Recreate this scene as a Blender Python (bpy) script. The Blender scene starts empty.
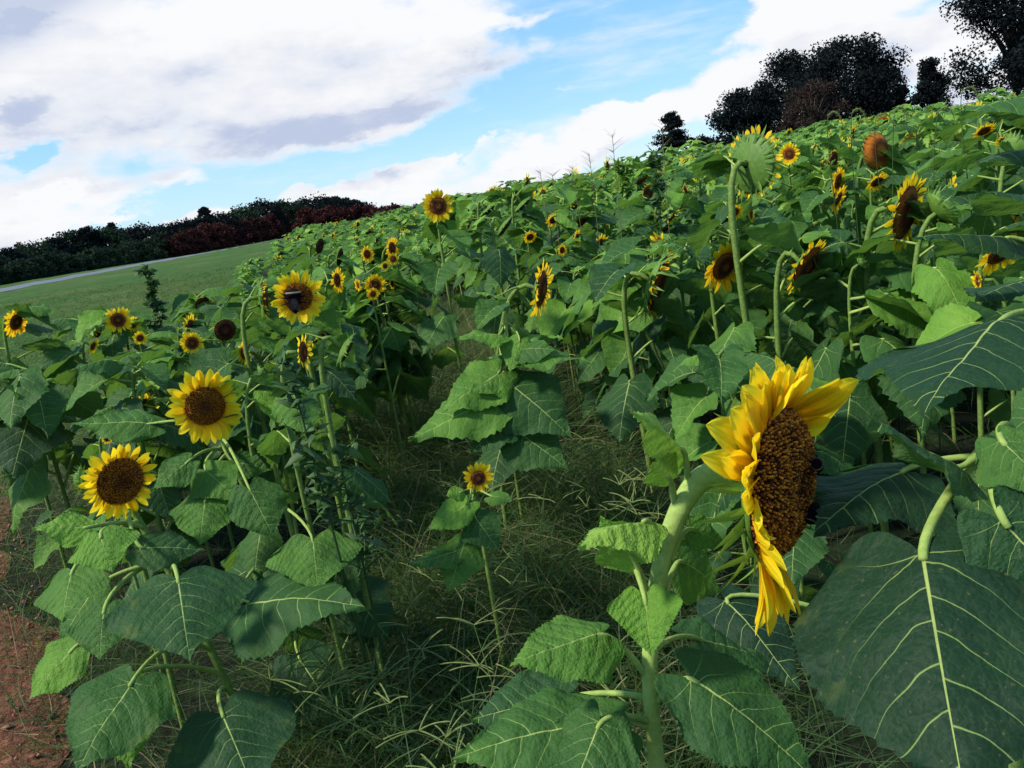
import bpy, math, random
import numpy as np
from math import sin, cos, pi, radians, degrees, atan2, hypot, sqrt
from mathutils import Matrix, Vector
random.seed(7); rng = np.random.default_rng(11)
SC = bpy.context.scene; COL = SC.collection

# ------------------------------------------------------------------ camera
F = 835.; ROLL = radians(9); PIT = radians(12.34); EYE = 1.6
fw = np.array([0, cos(PIT), -sin(PIT)]); U0 = np.array([0, sin(PIT), cos(PIT)]); R0 = np.array([1., 0, 0])
cr = cos(ROLL) * R0 - sin(ROLL) * U0; cu = cos(ROLL) * U0 + sin(ROLL) * R0
CAMP = np.array([0, 0, EYE]); UP = np.array([0, 0, 1.])
cd = bpy.data.cameras.new('camera'); cam = bpy.data.objects.new('camera', cd); COL.objects.link(cam)
cam.matrix_world = Matrix(((cr[0], cu[0], -fw[0], 0), (cr[1], cu[1], -fw[1], 0), (cr[2], cu[2], -fw[2], EYE), (0, 0, 0, 1)))
cd.sensor_width = 36; cd.lens = 36 * F / 1024; cd.clip_start = .02; cd.clip_end = 9000
SC.camera = cam

# ------------------------------------------------------------------ sky, sun, exposure
SUN_AZ, SUN_EL = -108, 47          # degrees: left of the view and a little behind
SC.view_settings.view_transform = 'Standard'; SC.view_settings.look = 'None'
SC.view_settings.gamma = 1; SC.view_settings.use_curve_mapping = False
SC.view_settings.exposure = 0.38
SC.cycles.max_bounces = 5; SC.cycles.diffuse_bounces = 3; SC.cycles.glossy_bounces = 2; SC.cycles.transmission_bounces = 3; SC.cycles.transparent_max_bounces = 4
sd = bpy.data.lights.new('sun', 'SUN'); sd.energy = 4.8; sd.angle = radians(5); sd.color = (1, .93, .8)
so = bpy.data.objects.new('sun', sd); COL.objects.link(so)
sdir = Vector((sin(radians(SUN_AZ)) * cos(radians(SUN_EL)), cos(radians(SUN_AZ)) * cos(radians(SUN_EL)), sin(radians(SUN_EL))))
so.rotation_euler = sdir.to_track_quat('Z', 'Y').to_euler(); so.location = (-20, 10, 30)


def ray(px, py): return fw + (px - 512) / F * cr - (py - 384) / F * cu
def P(px, py, d): return CAMP + ray(px, py) * d
def azel(px, py):
    d = ray(px, py); return atan2(d[0], d[1]), atan2(d[2], hypot(d[0], d[1]))
def proj(p):
    q = np.asarray(p) - CAMP; d = q @ fw
    return 512 + F * (q @ cr) / max(d, 1e-3), 384 - F * (q @ cu) / max(d, 1e-3), d


class NT:
    """tiny helper for node trees"""
    def __init__(s, nt): s.nt = nt; s.n = nt.nodes; s.l = nt.links
    def new(s, t, **k):
        o = s.n.new(t)
        for a, b in k.items(): setattr(o, a, b)
        return o
    def put(s, sock, v):
        if isinstance(v, bpy.types.NodeSocket): s.l.new(v, sock)
        elif v is not None:
            if sock.type == 'RGBA' and not hasattr(v, '__len__'): v = (v, v, v, 1)
            elif sock.type == 'RGBA' and len(v) == 3: v = (*v, 1)
            sock.default_value = v
    def m(s, op, a, b=None, c=None, clamp=False):
        o = s.new('ShaderNodeMath', operation=op, use_clamp=clamp)
        for i, v in enumerate((a, b, c)):
            if v is not None: s.put(o.inputs[i], v)
        return o.outputs[0]
    def mix(s, f, a, b, mode='MIX'):
        o = s.new('ShaderNodeMix', data_type='RGBA', blend_type=mode)
        s.put(o.inputs['Factor'], f); s.put(o.inputs[6], a); s.put(o.inputs[7], b)
        return o.outputs[2]
    def smooth(s, v, a, b, x=0., y=1.):
        o = s.new('ShaderNodeMapRange', interpolation_type='SMOOTHSTEP')
        for i, q in enumerate((v, a, b, x, y)): s.put(o.inputs[i], q)
        return o.outputs[0]
    def noise(s, vec, scale, detail=3, rough=.55, dist=0):
        o = s.new('ShaderNodeTexNoise'); s.put(o.inputs['Vector'], vec)
        o.inputs['Scale'].default_value = scale; o.inputs['Detail'].default_value = detail
        o.inputs['Roughness'].default_value = rough; o.inputs['Distortion'].default_value = dist
        return o.outputs['Fac']
    def sep(s, v):
        o = s.new('ShaderNodeSeparateXYZ'); s.put(o.inputs[0], v); return o.outputs
    def comb(s, x, y, z):
        o = s.new('ShaderNodeCombineXYZ')
        for i, v in enumerate((x, y, z)): s.put(o.inputs[i], v)
        return o.outputs[0]
    def ramp(s, v, stops):
        o = s.new('ShaderNodeValToRGB'); s.put(o.inputs[0], v); e = o.color_ramp.elements
        while len(e) < len(stops): e.new(.5)
        for q, (p, c) in zip(e, stops): q.position = p; q.color = (*c, 1)
        return o.outputs[0]
    def bump(s, h, st, dist=.01):
        o = s.new('ShaderNodeBump'); o.inputs['Strength'].default_value = st; o.inputs['Distance'].default_value = dist
        s.put(o.inputs['Height'], h); return o.outputs[0]


def build_world():
    w = bpy.data.worlds.new('World'); SC.world = w; w.use_nodes = True
    T = NT(w.node_tree); T.n.clear()
    sky = T.new('ShaderNodeTexSky', sky_type='NISHITA', sun_disc=False)
    sky.sun_elevation = radians(SUN_EL); sky.sun_rotation = radians(SUN_AZ)
    sky.altitude = 200; sky.air_density = 1.0; sky.dust_density = .4; sky.ozone_density = 2.0
    # --- cloud density as a node group of (azimuth, elevation) in degrees
    g = bpy.data.node_groups.new('cloud_density', 'ShaderNodeTree')
    g.interface.new_socket('Az', in_out='INPUT', socket_type='NodeSocketFloat')
    g.interface.new_socket('El', in_out='INPUT', socket_type='NodeSocketFloat')
    g.interface.new_socket('D', in_out='OUTPUT', socket_type='NodeSocketFloat')
    G = NT(g); gi = G.new('NodeGroupInput'); go = G.new('NodeGroupOutput')
    az, el = gi.outputs[0], gi.outputs[1]
    # (pixel centre, half width px, half height px, tilt deg from level, weight)
    blobs = [((215, 50), 300, 62, -2, 1.15), ((95, 110), 170, 62, 0, 1.1), ((330, 100), 190, 42, 5, 1.05), ((455, 58), 110, 24, -4, .9),
             ((30, 195), 120, 34, 4, 1.0), ((135, 183), 60, 14, 0, .7),
             ((0, 240), 160, 26, 0, .95), ((200, 212), 150, 20, 6, .95), ((360, 180), 170, 24, 4, .95), ((520, 165), 160, 24, 6, .95),
             ((640, 112), 110, 26, 8, 1.0), ((745, 75), 110, 26, 12, 1.0), ((860, 55), 110, 34, 10, 1.0),
             ((830, 4), 130, 34, 3, 1.1), ((960, 30), 90, 40, 5, 1.0), ((985, 95), 60, 30, 0, .9), ((25, 0), 90, 34, 0, 1.2),
             ((520, 128), 50, 7, 8, .55), ((370, 148), 36, 6, 6, .5), ((560, 92), 30, 6, 6, .5), ((350, 245), 600, 14, 0, .9), ((100, 258), 260, 14, 0, 1.1), ((480, 25), 90, 9, 3, .8)]
    tot = None
    # domain warp so that the outlines are ragged
    v = G.comb(G.m('MULTIPLY', az, .045), G.m('MULTIPLY', el, .085), 0)
    w1 = G.m('SUBTRACT', G.noise(v, 3.2, 5, .6), .5)
    w2 = G.m('SUBTRACT', G.noise(G.comb(G.m('MULTIPLY', az, .045), G.m('MULTIPLY', el, .085), 5.), 3.4, 5, .6), .5)
    az2 = G.m('MULTIPLY_ADD', w1, 9., az); el2 = G.m('MULTIPLY_ADD', w2, 4.5, el)
    for (c, hw, hh, tilt, wt) in blobs:
        a0, e0 = azel(*c); a0 = degrees(a0); e0 = degrees(e0)
        k = degrees(1 / F); t = radians(tilt)
        dx = G.m('SUBTRACT', az2, a0); dy = G.m('SUBTRACT', el2, e0)
        u = G.m('ADD', G.m('MULTIPLY', dx, cos(t) / (hw * k)), G.m('MULTIPLY', dy, sin(t) / (hw * k)))
        q = G.m('ADD', G.m('MULTIPLY', dx, -sin(t) / (hh * k)), G.m('MULTIPLY', dy, cos(t) / (hh * k)))
        r2 = G.m('ADD', G.m('MULTIPLY', u, u), G.m('MULTIPLY', q, q))
        b = G.m('MULTIPLY', G.m('SUBTRACT', 1.45, r2, clamp=False), wt)
        b = G.m('MAXIMUM', b, 0.)
        b = G.m('MINIMUM', b, 1.3)
        tot = b if tot is None else G.m('SMOOTH_MAX', tot, b, .35)
    for (c, hw, hh, tilt, wt) in [((390, 155), 240, 13, 5, 1.0), ((26, 152), 30, 8, 0, .7), ((620, 45), 60, 42, 0, 1.0), ((690, 25), 50, 26, 0, .9), ((120, 222), 60, 7, 4, .6)]:
        a0, e0 = azel(*c); a0 = degrees(a0); e0 = degrees(e0); k = degrees(1 / F); t = radians(tilt)
        dx = G.m('SUBTRACT', az2, a0); dy = G.m('SUBTRACT', el2, e0)
        u = G.m('ADD', G.m('MULTIPLY', dx, cos(t) / (hw * k)), G.m('MULTIPLY', dy, sin(t) / (hw * k)))
        q = G.m('ADD', G.m('MULTIPLY', dx, -sin(t) / (hh * k)), G.m('MULTIPLY', dy, cos(t) / (hh * k)))
        r2 = G.m('ADD', G.m('MULTIPLY', u, u), G.m('MULTIPLY', q, q))
        tot = G.m('SUBTRACT', tot, G.m('MAXIMUM', G.m('MULTIPLY', G.m('SUBTRACT', 1.3, r2), wt), 0.))
    # sky outside the photograph: scattered cumulus of the same sort
    outside = G.m('MULTIPLY', G.smooth(G.m('ABSOLUTE', az), 38, 60), G.smooth(G.noise(v, 1.3, 2, .5), .52, .68, 0, 1.1))
    hi = G.m('MULTIPLY', G.smooth(el, 26, 38), G.smooth(G.noise(v, 1.1, 2, .5), .54, .68, 0, 1.1))
    tot = G.m('MAXIMUM', tot, G.m('MAXIMUM', outside, hi))
    fb = G.noise(G.comb(G.m('MULTIPLY', az, .05), G.m('MULTIPLY', el, .1), 2.), 2.6, 8, .56)
    d = G.m('ADD', tot, G.m('MULTIPLY', G.m('SUBTRACT', fb, .5), 1.9))
    G.put(go.inputs[0], d)
    tc = T.new('ShaderNodeTexCoord'); s = T.sep(tc.outputs['Generated'])
    az = T.m('DEGREES', T.m('ARCTAN2', s[0], s[1])); el = T.m('DEGREES', T.m('ARCSINE', s[2]))
    def dens(a, e):
        n = T.new('ShaderNodeGroup', node_tree=g); T.put(n.inputs[0], a); T.put(n.inputs[1], e); return n.outputs[0]
    d0 = dens(az, el); d1 = dens(T.m('ADD', az, -.7), T.m('ADD', el, 2.6))
    cover = T.smooth(d0, .42, 1.12)
    dB = dens(az, T.m('ADD', el, -2.4))
    thick = T.m('SUBTRACT', T.m('MULTIPLY', d1, 1.2), T.m('MULTIPLY', dB, .62))
    depth = T.m('MULTIPLY', T.smooth(T.m('ADD', thick, T.m('MULTIPLY', T.m('SUBTRACT', T.noise(T.comb(T.m('MULTIPLY', az, .05), T.m('MULTIPLY', el, .13), 7.), 3.5, 6, .6), .5), 1.3)), .3, 1.7), T.smooth(d0, .5, 1.2))
    corner = T.smooth(T.m('ADD', T.m('MULTIPLY', az, -1.), T.m('MULTIPLY', el, 2.2)), 49.5, 56)
    shade = T.m('ADD', depth, T.m('MULTIPLY', corner, .9), clamp=True)
    ccol = T.ramp(shade, [(0, (7.4, 7.45, 7.6)), (.3, (6.7, 6.85, 7.2)), (.6, (6.0, 6.3, 7.0)), (1, (4.0, 4.6, 6.0))])
    hs = T.new('ShaderNodeHueSaturation'); T.put(hs.inputs['Color'], sky.outputs[0]); hs.inputs['Saturation'].default_value = 1.12
    hs.inputs['Value'].default_value = 1.45
    skyc = T.mix(T.smooth(el, 0, 14, .5, .62), hs.outputs[0], (2.0, 4.9, 8.2))
    wisp = T.smooth(T.noise(T.comb(T.m('MULTIPLY', az, .035), T.m('MULTIPLY', el, .16), 3.), 2.6, 7, .6), .46, .74, 0, .55)
    cover = T.m('MAXIMUM', cover, wisp)
    mx = T.mix(cover, skyc, ccol)
    bg = T.new('ShaderNodeBackground'); T.put(bg.inputs[0], mx); bg.inputs[1].default_value = .1
    w.cycles.sampling_method = 'MANUAL'; w.cycles.sample_map_resolution = 512
    out = T.new('ShaderNodeOutputWorld'); T.l.new(bg.outputs[0], out.inputs[0])
build_world()


# ------------------------------------------------------------------ mesh building
class MB:
    def __init__(s): s.V = []; s.Q = []; s.T = []; s.UV = []; s.t = []; s.mq = []; s.mt = []; s.n = 0
    def add(s, V, Q=None, T=None, uv=None, tint=.5, mat=0):
        V = np.asarray(V, float).reshape(-1, 3); n = len(V)
        s.V.append(V); s.UV.append(np.zeros((n, 2)) if uv is None else np.asarray(uv, float))
        s.t.append(np.full(n, tint) if np.isscalar(tint) else np.asarray(tint, float))
        if Q is not None and len(Q): Q = np.asarray(Q, int); s.Q.append(Q + s.n); s.mq.append(np.full(len(Q), mat))
        if T is not None and len(T): T = np.asarray(T, int); s.T.append(T + s.n); s.mt.append(np.full(len(T), mat))
        s.n += n; return s
    def merge(s, o, M=None, t=None, tadd=0, mat=None):
        V, Q, T, UV, ti, mq, mt = o.arr()
        if M is not None: V = V @ M.T
        if t is not None: V = V + t
        b = s.n; s.V.append(V); s.UV.append(UV); s.t.append(np.clip(ti + tadd, 0, 1))
        if len(Q): s.Q.append(Q + b); s.mq.append(mq if mat is None else np.full(len(Q), mat))
        if len(T): s.T.append(T + b); s.mt.append(mt if mat is None else np.full(len(T), mat))
        s.n += len(V)
    def arr(s):
        if len(s.V) > 1 or len(s.Q) > 1 or len(s.T) > 1 or not hasattr(s, 'c') or s.c[0] != s.n:
            s.V = [np.concatenate(s.V)] if s.V else [np.zeros((0, 3))]; s.UV = [np.concatenate(s.UV)]; s.t = [np.concatenate(s.t)]
            s.Q = [np.concatenate(s.Q)] if s.Q else []; s.mq = [np.concatenate(s.mq)] if s.mq else []
            s.T = [np.concatenate(s.T)] if s.T else []; s.mt = [np.concatenate(s.mt)] if s.mt else []
            s.c = (s.n,)
        z = np.zeros((0, 4), int)
        return s.V[0], (s.Q[0] if s.Q else z), (s.T[0] if s.T else z[:, :3]), s.UV[0], s.t[0], (s.mq[0] if s.mq else z[:, 0]), (s.mt[0] if s.mt else z[:, 0])
    def mesh(s, name, mats, smooth=True):
        V, Q, T, UV, ti, mq, mt = s.arr()
        me = bpy.data.meshes.new(name); me.vertices.add(len(V)); me.vertices.foreach_set('co', V.ravel().astype('f4'))
        li = np.concatenate([Q.ravel(), T.ravel()]).astype('i4'); me.loops.add(len(li)); me.loops.foreach_set('vertex_index', li)
        nf = len(Q) + len(T); me.polygons.add(nf)
        st = np.concatenate([np.arange(len(Q)) * 4, len(Q) * 4 + np.arange(len(T)) * 3]).astype('i4')
        me.polygons.foreach_set('loop_start', st)
        me.polygons.foreach_set('material_index', np.concatenate([mq, mt]).astype('i4'))
        me.polygons.foreach_set('use_smooth', np.full(nf, smooth))
        uvl = me.uv_layers.new(name='UVMap'); uvl.data.foreach_set('uv', UV[li].ravel().astype('f4'))
        at = me.attributes.new('tint', 'FLOAT', 'POINT'); at.data.foreach_set('value', ti.astype('f4'))
        me.update(calc_edges=True)
        for m in (mats if isinstance(mats, (list, tuple)) else [mats]): me.materials.append(m)
        return me
    def obj(s, name, mats, parent=None, smooth=True):
        return link(name, s.mesh(name, mats, smooth), parent)

def link(name, me, parent=None, loc=None):
    o = bpy.data.objects.new(name, me); COL.objects.link(o)
    if parent is not None: o.parent = parent
    if loc is not None: o.location = [float(q) for q in loc]
    return o
def tag(o, label=None, cat=None, group=None, kind=None):
    for k, v in (('label', label), ('category', cat), ('group', group), ('kind', kind)):
        if v: o[k] = v
    return o
def thing(name, loc, label, cat, group=None):
    return tag(link(name, None, None, loc), label, cat, group)

def nrm(v): v = np.asarray(v, float); return v / max(np.linalg.norm(v), 1e-9)
def grid_faces(nr, nc):
    i = np.arange(nr * nc).reshape(nr, nc)
    return np.stack([i[:-1, :-1], i[:-1, 1:], i[1:, 1:], i[1:, :-1]], -1).reshape(-1, 4)
def bez(p0, p1, p2, p3, n):
    t = np.linspace(0, 1, n)[:, None]
    return (1 - t) ** 3 * p0 + 3 * (1 - t) ** 2 * t * p1 + 3 * (1 - t) * t * t * p2 + t ** 3 * p3
def tube(pts, rad, ns=8, cap=True):
    pts = np.asarray(pts, float); n = len(pts); rad = np.full(n, rad) if np.isscalar(rad) else np.asarray(rad)
    tg = np.gradient(pts, axis=0); tg /= np.linalg.norm(tg, axis=1)[:, None] + 1e-12
    u = np.cross(tg[0], [0.3, 1, .2]); u = nrm(u); V = []
    for k in range(n):
        u = nrm(u - tg[k] * (u @ tg[k])); w = np.cross(tg[k], u)
        a = np.linspace(0, 2 * pi, ns, endpoint=False)
        V.append(pts[k] + rad[k] * (np.cos(a)[:, None] * u + np.sin(a)[:, None] * w))
    V = np.concatenate(V); i = np.arange(n * ns).reshape(n, ns); j = np.roll(i, -1, 1)
    Q = np.stack([i[:-1], j[:-1], j[1:], i[1:]], -1).reshape(-1, 4)
    uv = np.stack([np.tile(np.arange(ns) / ns, n), np.repeat(np.linspace(0, 1, n), ns)], 1)
    T = []
    if cap:
        V = np.vstack([V, pts[-1] + tg[-1] * rad[-1] * .5]); uv = np.vstack([uv, [0, 1]])
        T = [[(n - 1) * ns + q, (n - 1) * ns + (q + 1) % ns, n * ns] for q in range(ns)]
    return V, Q, T, uv
def add_tube(mb, pts, rad, ns=8, tint=.5, mat=0):
    V, Q, T, uv = tube(pts, rad, ns); mb.add(V, Q, T, uv, tint, mat)
def rotz(a): c, s = cos(a), sin(a); return np.array([[c, -s, 0], [s, c, 0], [0, 0, 1.]])
def rotx(a): c, s = cos(a), sin(a); return np.array([[1, 0, 0], [0, c, -s], [0, s, c]])
def roty(a): c, s = cos(a), sin(a); return np.array([[c, 0, s], [0, 1, 0], [-s, 0, c]])
def frame(n, up=(0, 0, 1)):
    n = nrm(n); x = np.cross(up, n)
    x = nrm(x) if np.linalg.norm(x) > 1e-4 else np.array([1., 0, 0])
    return np.column_stack([x, np.cross(n, x), n])

# ------------------------------------------------------------------ leaf blade
WT = np.array([0, .06, .14, .24, .36, .5, .65, .8, .91, 1.0]); WV = np.array([.74, .86, .95, 1., .96, .80, .58, .31, .12, .004])
def blade(nr, nc, wr=.45, curl=.35, fold=.12, wave=.05, quilt=.006, seed=0, serr=.02, asym=0., lobe=.22):
    """unit leaf: base at origin, tip at +Y, upper side +Z; a cordate sunflower leaf"""
    r = np.random.default_rng(seed)
    t = np.linspace(0, 1, nr); t = t ** 1.05; sx = np.linspace(-1, 1, nc)
    T, S = np.meshgrid(t, sx, indexing='ij')
    W = np.interp(T, WT, WV) * wr
    ed = serr * ((np.arange(nr) % 2) * 2 - 1)[:, None] * (np.abs(S) > .97) + serr * .5 * r.normal(size=(nr, 1)) * (np.abs(S) > .97)
    X = S * (W * (1 + .07 * np.sin(T * 9 + seed))) + np.sign(S) * ed * (T < .97) * (T > .02)
    Y = T - lobe * np.sin(pi * np.abs(S) ** .9) * (1 - T) ** 5 + .05 * np.abs(S) ** 3 * (1 - T) ** 4 - .05 * np.abs(S) * T * (1 - T) * 2
    uv = np.stack([X + .5, Y], -1)
    ph = r.uniform(0, 6, 4)
    yy = Y - .28 * np.abs(X) - 1.5 * X * X
    Z = -curl * np.sign(Y) * np.abs(Y) ** 1.8 - fold * np.abs(X) * 2 * (1 + .4 * asym * np.sign(X)) * (1 - .4 * T)
    Z += wave * np.abs(S) ** 2.2 * (np.sin(T * 11 + ph[0] + S * 1.2) * .6 + np.sin(T * 23 + ph[1]) * .3)
    Z += .02 * np.sin(X * 9 + ph[2]) * np.sin(Y * 7 + ph[3])
    Z += quilt * np.abs(np.sin(pi * (yy - .02) / .17)) - quilt * 1.2 * np.exp(-(X / .02) ** 2)
    V = np.stack([X, Y, Z], -1).reshape(-1, 3)
    return V, grid_faces(nr, nc), uv.reshape(-1, 2), curl

def place_blade(base, tip, nh, **k):
    V, Q, uv, curl = blade(**k)
    base = np.asarray(base); ax = np.asarray(tip) - base; L = np.linalg.norm(ax); a = ax / L
    n = nrm(np.asarray(nh) - a * (np.asarray(nh) @ a)); x = np.cross(a, n)
    c = sqrt(1 + curl * curl)
    ly = np.array([0, 1, -curl]) / c; lz = np.array([0, curl, 1]) / c; lx = np.array([1., 0, 0])
    Mw = np.column_stack([x, a, n]); Ml = np.column_stack([lx, ly, lz])
    return (V @ Ml) @ Mw.T * (L / c) + base, Q, uv

# ------------------------------------------------------------------ materials
def newmat(name):
    m = bpy.data.materials.new(name); m.use_nodes = True; T = NT(m.node_tree); T.n.clear()
    return m, T
def finish(T, col, rough=.6, spec=.4, normal=None, trans=0, tcol=None):
    p = T.new('ShaderNodeBsdfPrincipled'); T.put(p.inputs['Base Color'], col); T.put(p.inputs['Roughness'], rough)
    T.put(p.inputs['Specular IOR Level'], spec)
    if normal is not None: T.put(p.inputs['Normal'], normal)
    o = T.new('ShaderNodeOutputMaterial'); sh = p.outputs[0]
    if trans:
        tr = T.new('ShaderNodeBsdfTranslucent'); T.put(tr.inputs[0], tcol if tcol is not None else col)
        if normal is not None: T.put(tr.inputs['Normal'], normal)
        mx = T.new('ShaderNodeMixShader'); T.put(mx.inputs[0], trans); T.l.new(sh, mx.inputs[1]); T.l.new(tr.outputs[0], mx.inputs[2]); sh = mx.outputs[0]
    T.l.new(sh, o.inputs[0])
def attr(T, n='tint'): return T.new('ShaderNodeAttribute', attribute_name=n).outputs['Fac']

def leaf_mat(name, shift=0.):
    m, T = newmat(name)
    uv = T.new('ShaderNodeUVMap').outputs[0]; s = T.sep(uv); x = T.m('SUBTRACT', s[0], .5); y = s[1]
    X = T.m('ABSOLUTE', x); side = T.m('MULTIPLY', T.m('SIGN', x), .025)
    oi = T.new('ShaderNodeObjectInfo').outputs['Random']
    geo = T.new('ShaderNodeNewGeometry'); pos = geo.outputs['Position']
    nz = T.noise(pos, 9, 3, .6); nf = T.noise(pos, 90, 2, .6)
    yy = T.m('SUBTRACT', T.m('SUBTRACT', y, T.m('MULTIPLY', X, .28)), T.m('MULTIPLY', T.m('MULTIPLY', X, X), 1.5))
    yy = T.m('ADD', T.m('ADD', yy, side), T.m('MULTIPLY', T.m('SUBTRACT', T.noise(uv, 4, 2, .5), .5), .09))
    ph = T.m('ABSOLUTE', T.m('SUBTRACT', T.m('FRACT', T.m('DIVIDE', T.m('SUBTRACT', yy, .02), .17)), .5))   # .5 on the vein
    dist = T.m('MULTIPLY', T.m('SUBTRACT', .5, ph), .17)
    wv = T.m('MULTIPLY', T.m('SUBTRACT', .60, X), .0095)
    lat = T.m('SUBTRACT', 1., T.smooth(T.m('DIVIDE', dist, T.m('MAXIMUM', wv, .0008)), .35, 1.))
    lat = T.m('MULTIPLY', lat, T.smooth(X, .42, .08, .12, .8))
    lat = T.m('MULTIPLY', lat, T.smooth(yy, -.03, .0))
    lob = T.m('ABSOLUTE', T.m('SUBTRACT', y, T.m('SUBTRACT', T.m('MULTIPLY', X, .02), T.m('MULTIPLY', T.m('MULTIPLY', X, X), .9))))
    lat = T.m('MAXIMUM', lat, T.m('MULTIPLY', T.m('SUBTRACT', 1., T.smooth(T.m('DIVIDE', lob, T.m('MAXIMUM', wv, .0008)), .3, .8)), T.smooth(X, .36, .05, 0, .8)))
    wm = T.m('MULTIPLY', T.m('SUBTRACT', 1.15, y), .0085)
    mid = T.m('SUBTRACT', 1., T.smooth(T.m('DIVIDE', X, T.m('MAXIMUM', wm, .001)), .45, 1.))
    # finer net of veins
    vo = T.new('ShaderNodeTexVoronoi', feature='DISTANCE_TO_EDGE'); T.put(vo.inputs['Vector'], uv); vo.inputs['Scale'].default_value = 22
    net = T.m('SUBTRACT', 1., T.smooth(vo.outputs[0], 0, .07))
    vein = T.m('MAXIMUM', T.m('MAXIMUM', lat, mid), T.m('MULTIPLY', net, .035))
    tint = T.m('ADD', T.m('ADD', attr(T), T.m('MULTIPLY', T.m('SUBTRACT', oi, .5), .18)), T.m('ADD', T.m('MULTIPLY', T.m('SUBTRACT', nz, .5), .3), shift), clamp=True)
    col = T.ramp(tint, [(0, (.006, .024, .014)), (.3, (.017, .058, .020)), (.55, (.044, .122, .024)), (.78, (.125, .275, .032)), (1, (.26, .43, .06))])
    back = T.mix(.45, col, (.10, .17, .07))
    col = T.mix(geo.outputs['Backfacing'], col, back)
    edge = T.m('MULTIPLY', T.smooth(X, .26, .46), T.smooth(T.noise(pos, 22, 2, .5), .52, .66)); col = T.mix(T.m('MULTIPLY', edge, .28), col, (.12, .15, .03))
    spots = T.smooth(T.noise(pos, 160, 1, .5), .70, .76)
    col = T.mix(T.m('MULTIPLY', spots, .35), col, (.16, .13, .05))
    col = T.mix(T.m('MULTIPLY', nf, .3), col, T.mix(.5, col, (.02, .04, .03)))
    colv = T.mix(vein, col, (.24, .34, .09))
    colv = T.mix(T.m('MULTIPLY', mid, .5), colv, (.42, .50, .15))
    h = T.m('ADD', T.m('MULTIPLY', ph, -.5), T.m('MULTIPLY', vo.outputs[0], .35)); h = T.m('ADD', h, T.m('ADD', T.m('MULTIPLY', nf, .2), T.m('MULTIPLY', T.noise(uv, 9, 3, .6), 1.6)))
    tcol = T.mix(.55, colv, (.20, .42, .03))
    finish(T, colv, .62, .16, T.bump(h, .6, .008), .30, tcol)
    return m
M_LEAF = leaf_mat('sunflower_leaf')

def simple(name, c0, c1, rough=.6, spec=.3, trans=0, scale=30, bump=.3, tcol=None, bd=.003, lo=None):
    m, T = newmat(name); pos = T.new('ShaderNodeNewGeometry').outputs['Position']
    n = T.noise(pos, scale, 4, .6); t = T.m('ADD', T.m('MULTIPLY', attr(T), .7), T.m('MULTIPLY', T.m('SUBTRACT', n, .5), .9), clamp=True)
    t = T.m('ADD', t, .15, clamp=True)
    col = T.mix(t, c0, c1)
    finish(T, col, rough, spec, T.bump(n, bump, bd) if bump else None, trans, tcol)
    return m
M_STEM = simple('sunflower_stem', (.06, .125, .02), (.36, .48, .12), .7, .25, .12, 90, .5, (.3, .45, .06))
M_BRACT = simple('green_bract', (.04, .11, .02), (.20, .35, .055), .55, .3, .25, 60, .3, (.3, .5, .05))
def petal_mat():
    m, T = newmat('yellow_petal'); s = T.sep(T.new('ShaderNodeUVMap').outputs[0])
    pos = T.new('ShaderNodeNewGeometry').outputs['Position']; n = T.noise(pos, 60, 3, .6)
    str_ = T.m('SINE', T.m('MULTIPLY', s[0], 38))
    t = T.m('ADD', s[1], T.m('MULTIPLY', T.m('SUBTRACT', n, .5), .25), clamp=True)
    col = T.ramp(t, [(0, (.82, .30, .004)), (.25, (.93, .57, .006)), (.7, (.97, .75, .016)), (1, (.97, .80, .035))])
    col = T.mix(T.m('MULTIPLY', attr(T), .7), col, (.82, .28, .004))
    finish(T, col, .55, .2, T.bump(str_, .15, .002), .48, T.mix(.3, col, (1., .68, .02)))
    return m
M_PET = petal_mat()
def disc_mat():
    m, T = newmat('brown_disc'); s = T.sep(T.new('ShaderNodeUVMap').outputs[0])
    pos = T.new('ShaderNodeTexCoord').outputs['Object']; n = T.noise(pos, 300, 2, .6)
    vo = T.new('ShaderNodeTexVoronoi'); T.put(vo.inputs['Vector'], pos); vo.inputs['Scale'].default_value = 330
    t = T.m('ADD', attr(T), T.m('MULTIPLY', T.m('SUBTRACT', n, .5), .7), clamp=True)
    col = T.ramp(t, [(0, (.022, .006, .003)), (.35, (.10, .026, .006)), (.6, (.38, .115, .012)), (1, (.82, .33, .025))])
    finish(T, col, .8, .15, T.bump(vo.outputs[0], .8, .004))
    return m
M_DISC = disc_mat()
M_BARK = simple('tree_bark', (.03, .022, .018), (.07, .055, .04), .9, .1, 0, 6, .6, None, .05)
M_GRASS = simple('grass_blade', (.007, .026, .008), (.085, .16, .035), .6, .3, .25, 3, 0, (.2, .3, .05))  # green kept extra dark, so the shade of the gap sits in the colour
M_DRY = simple('dry_straw', (.05, .042, .024), (.28, .23, .11), .8, .2, .15, 20, 0)
M_WEED = simple('weed_leaf', (.018, .05, .02), (.06, .13, .03), .6, .3, .2, 20, 0, (.1, .2, .02))
M_PALE = simple('foxtail_spike', (.08, .12, .035), (.24, .29, .10), .8, .2, .3, 40, 0)

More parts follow.
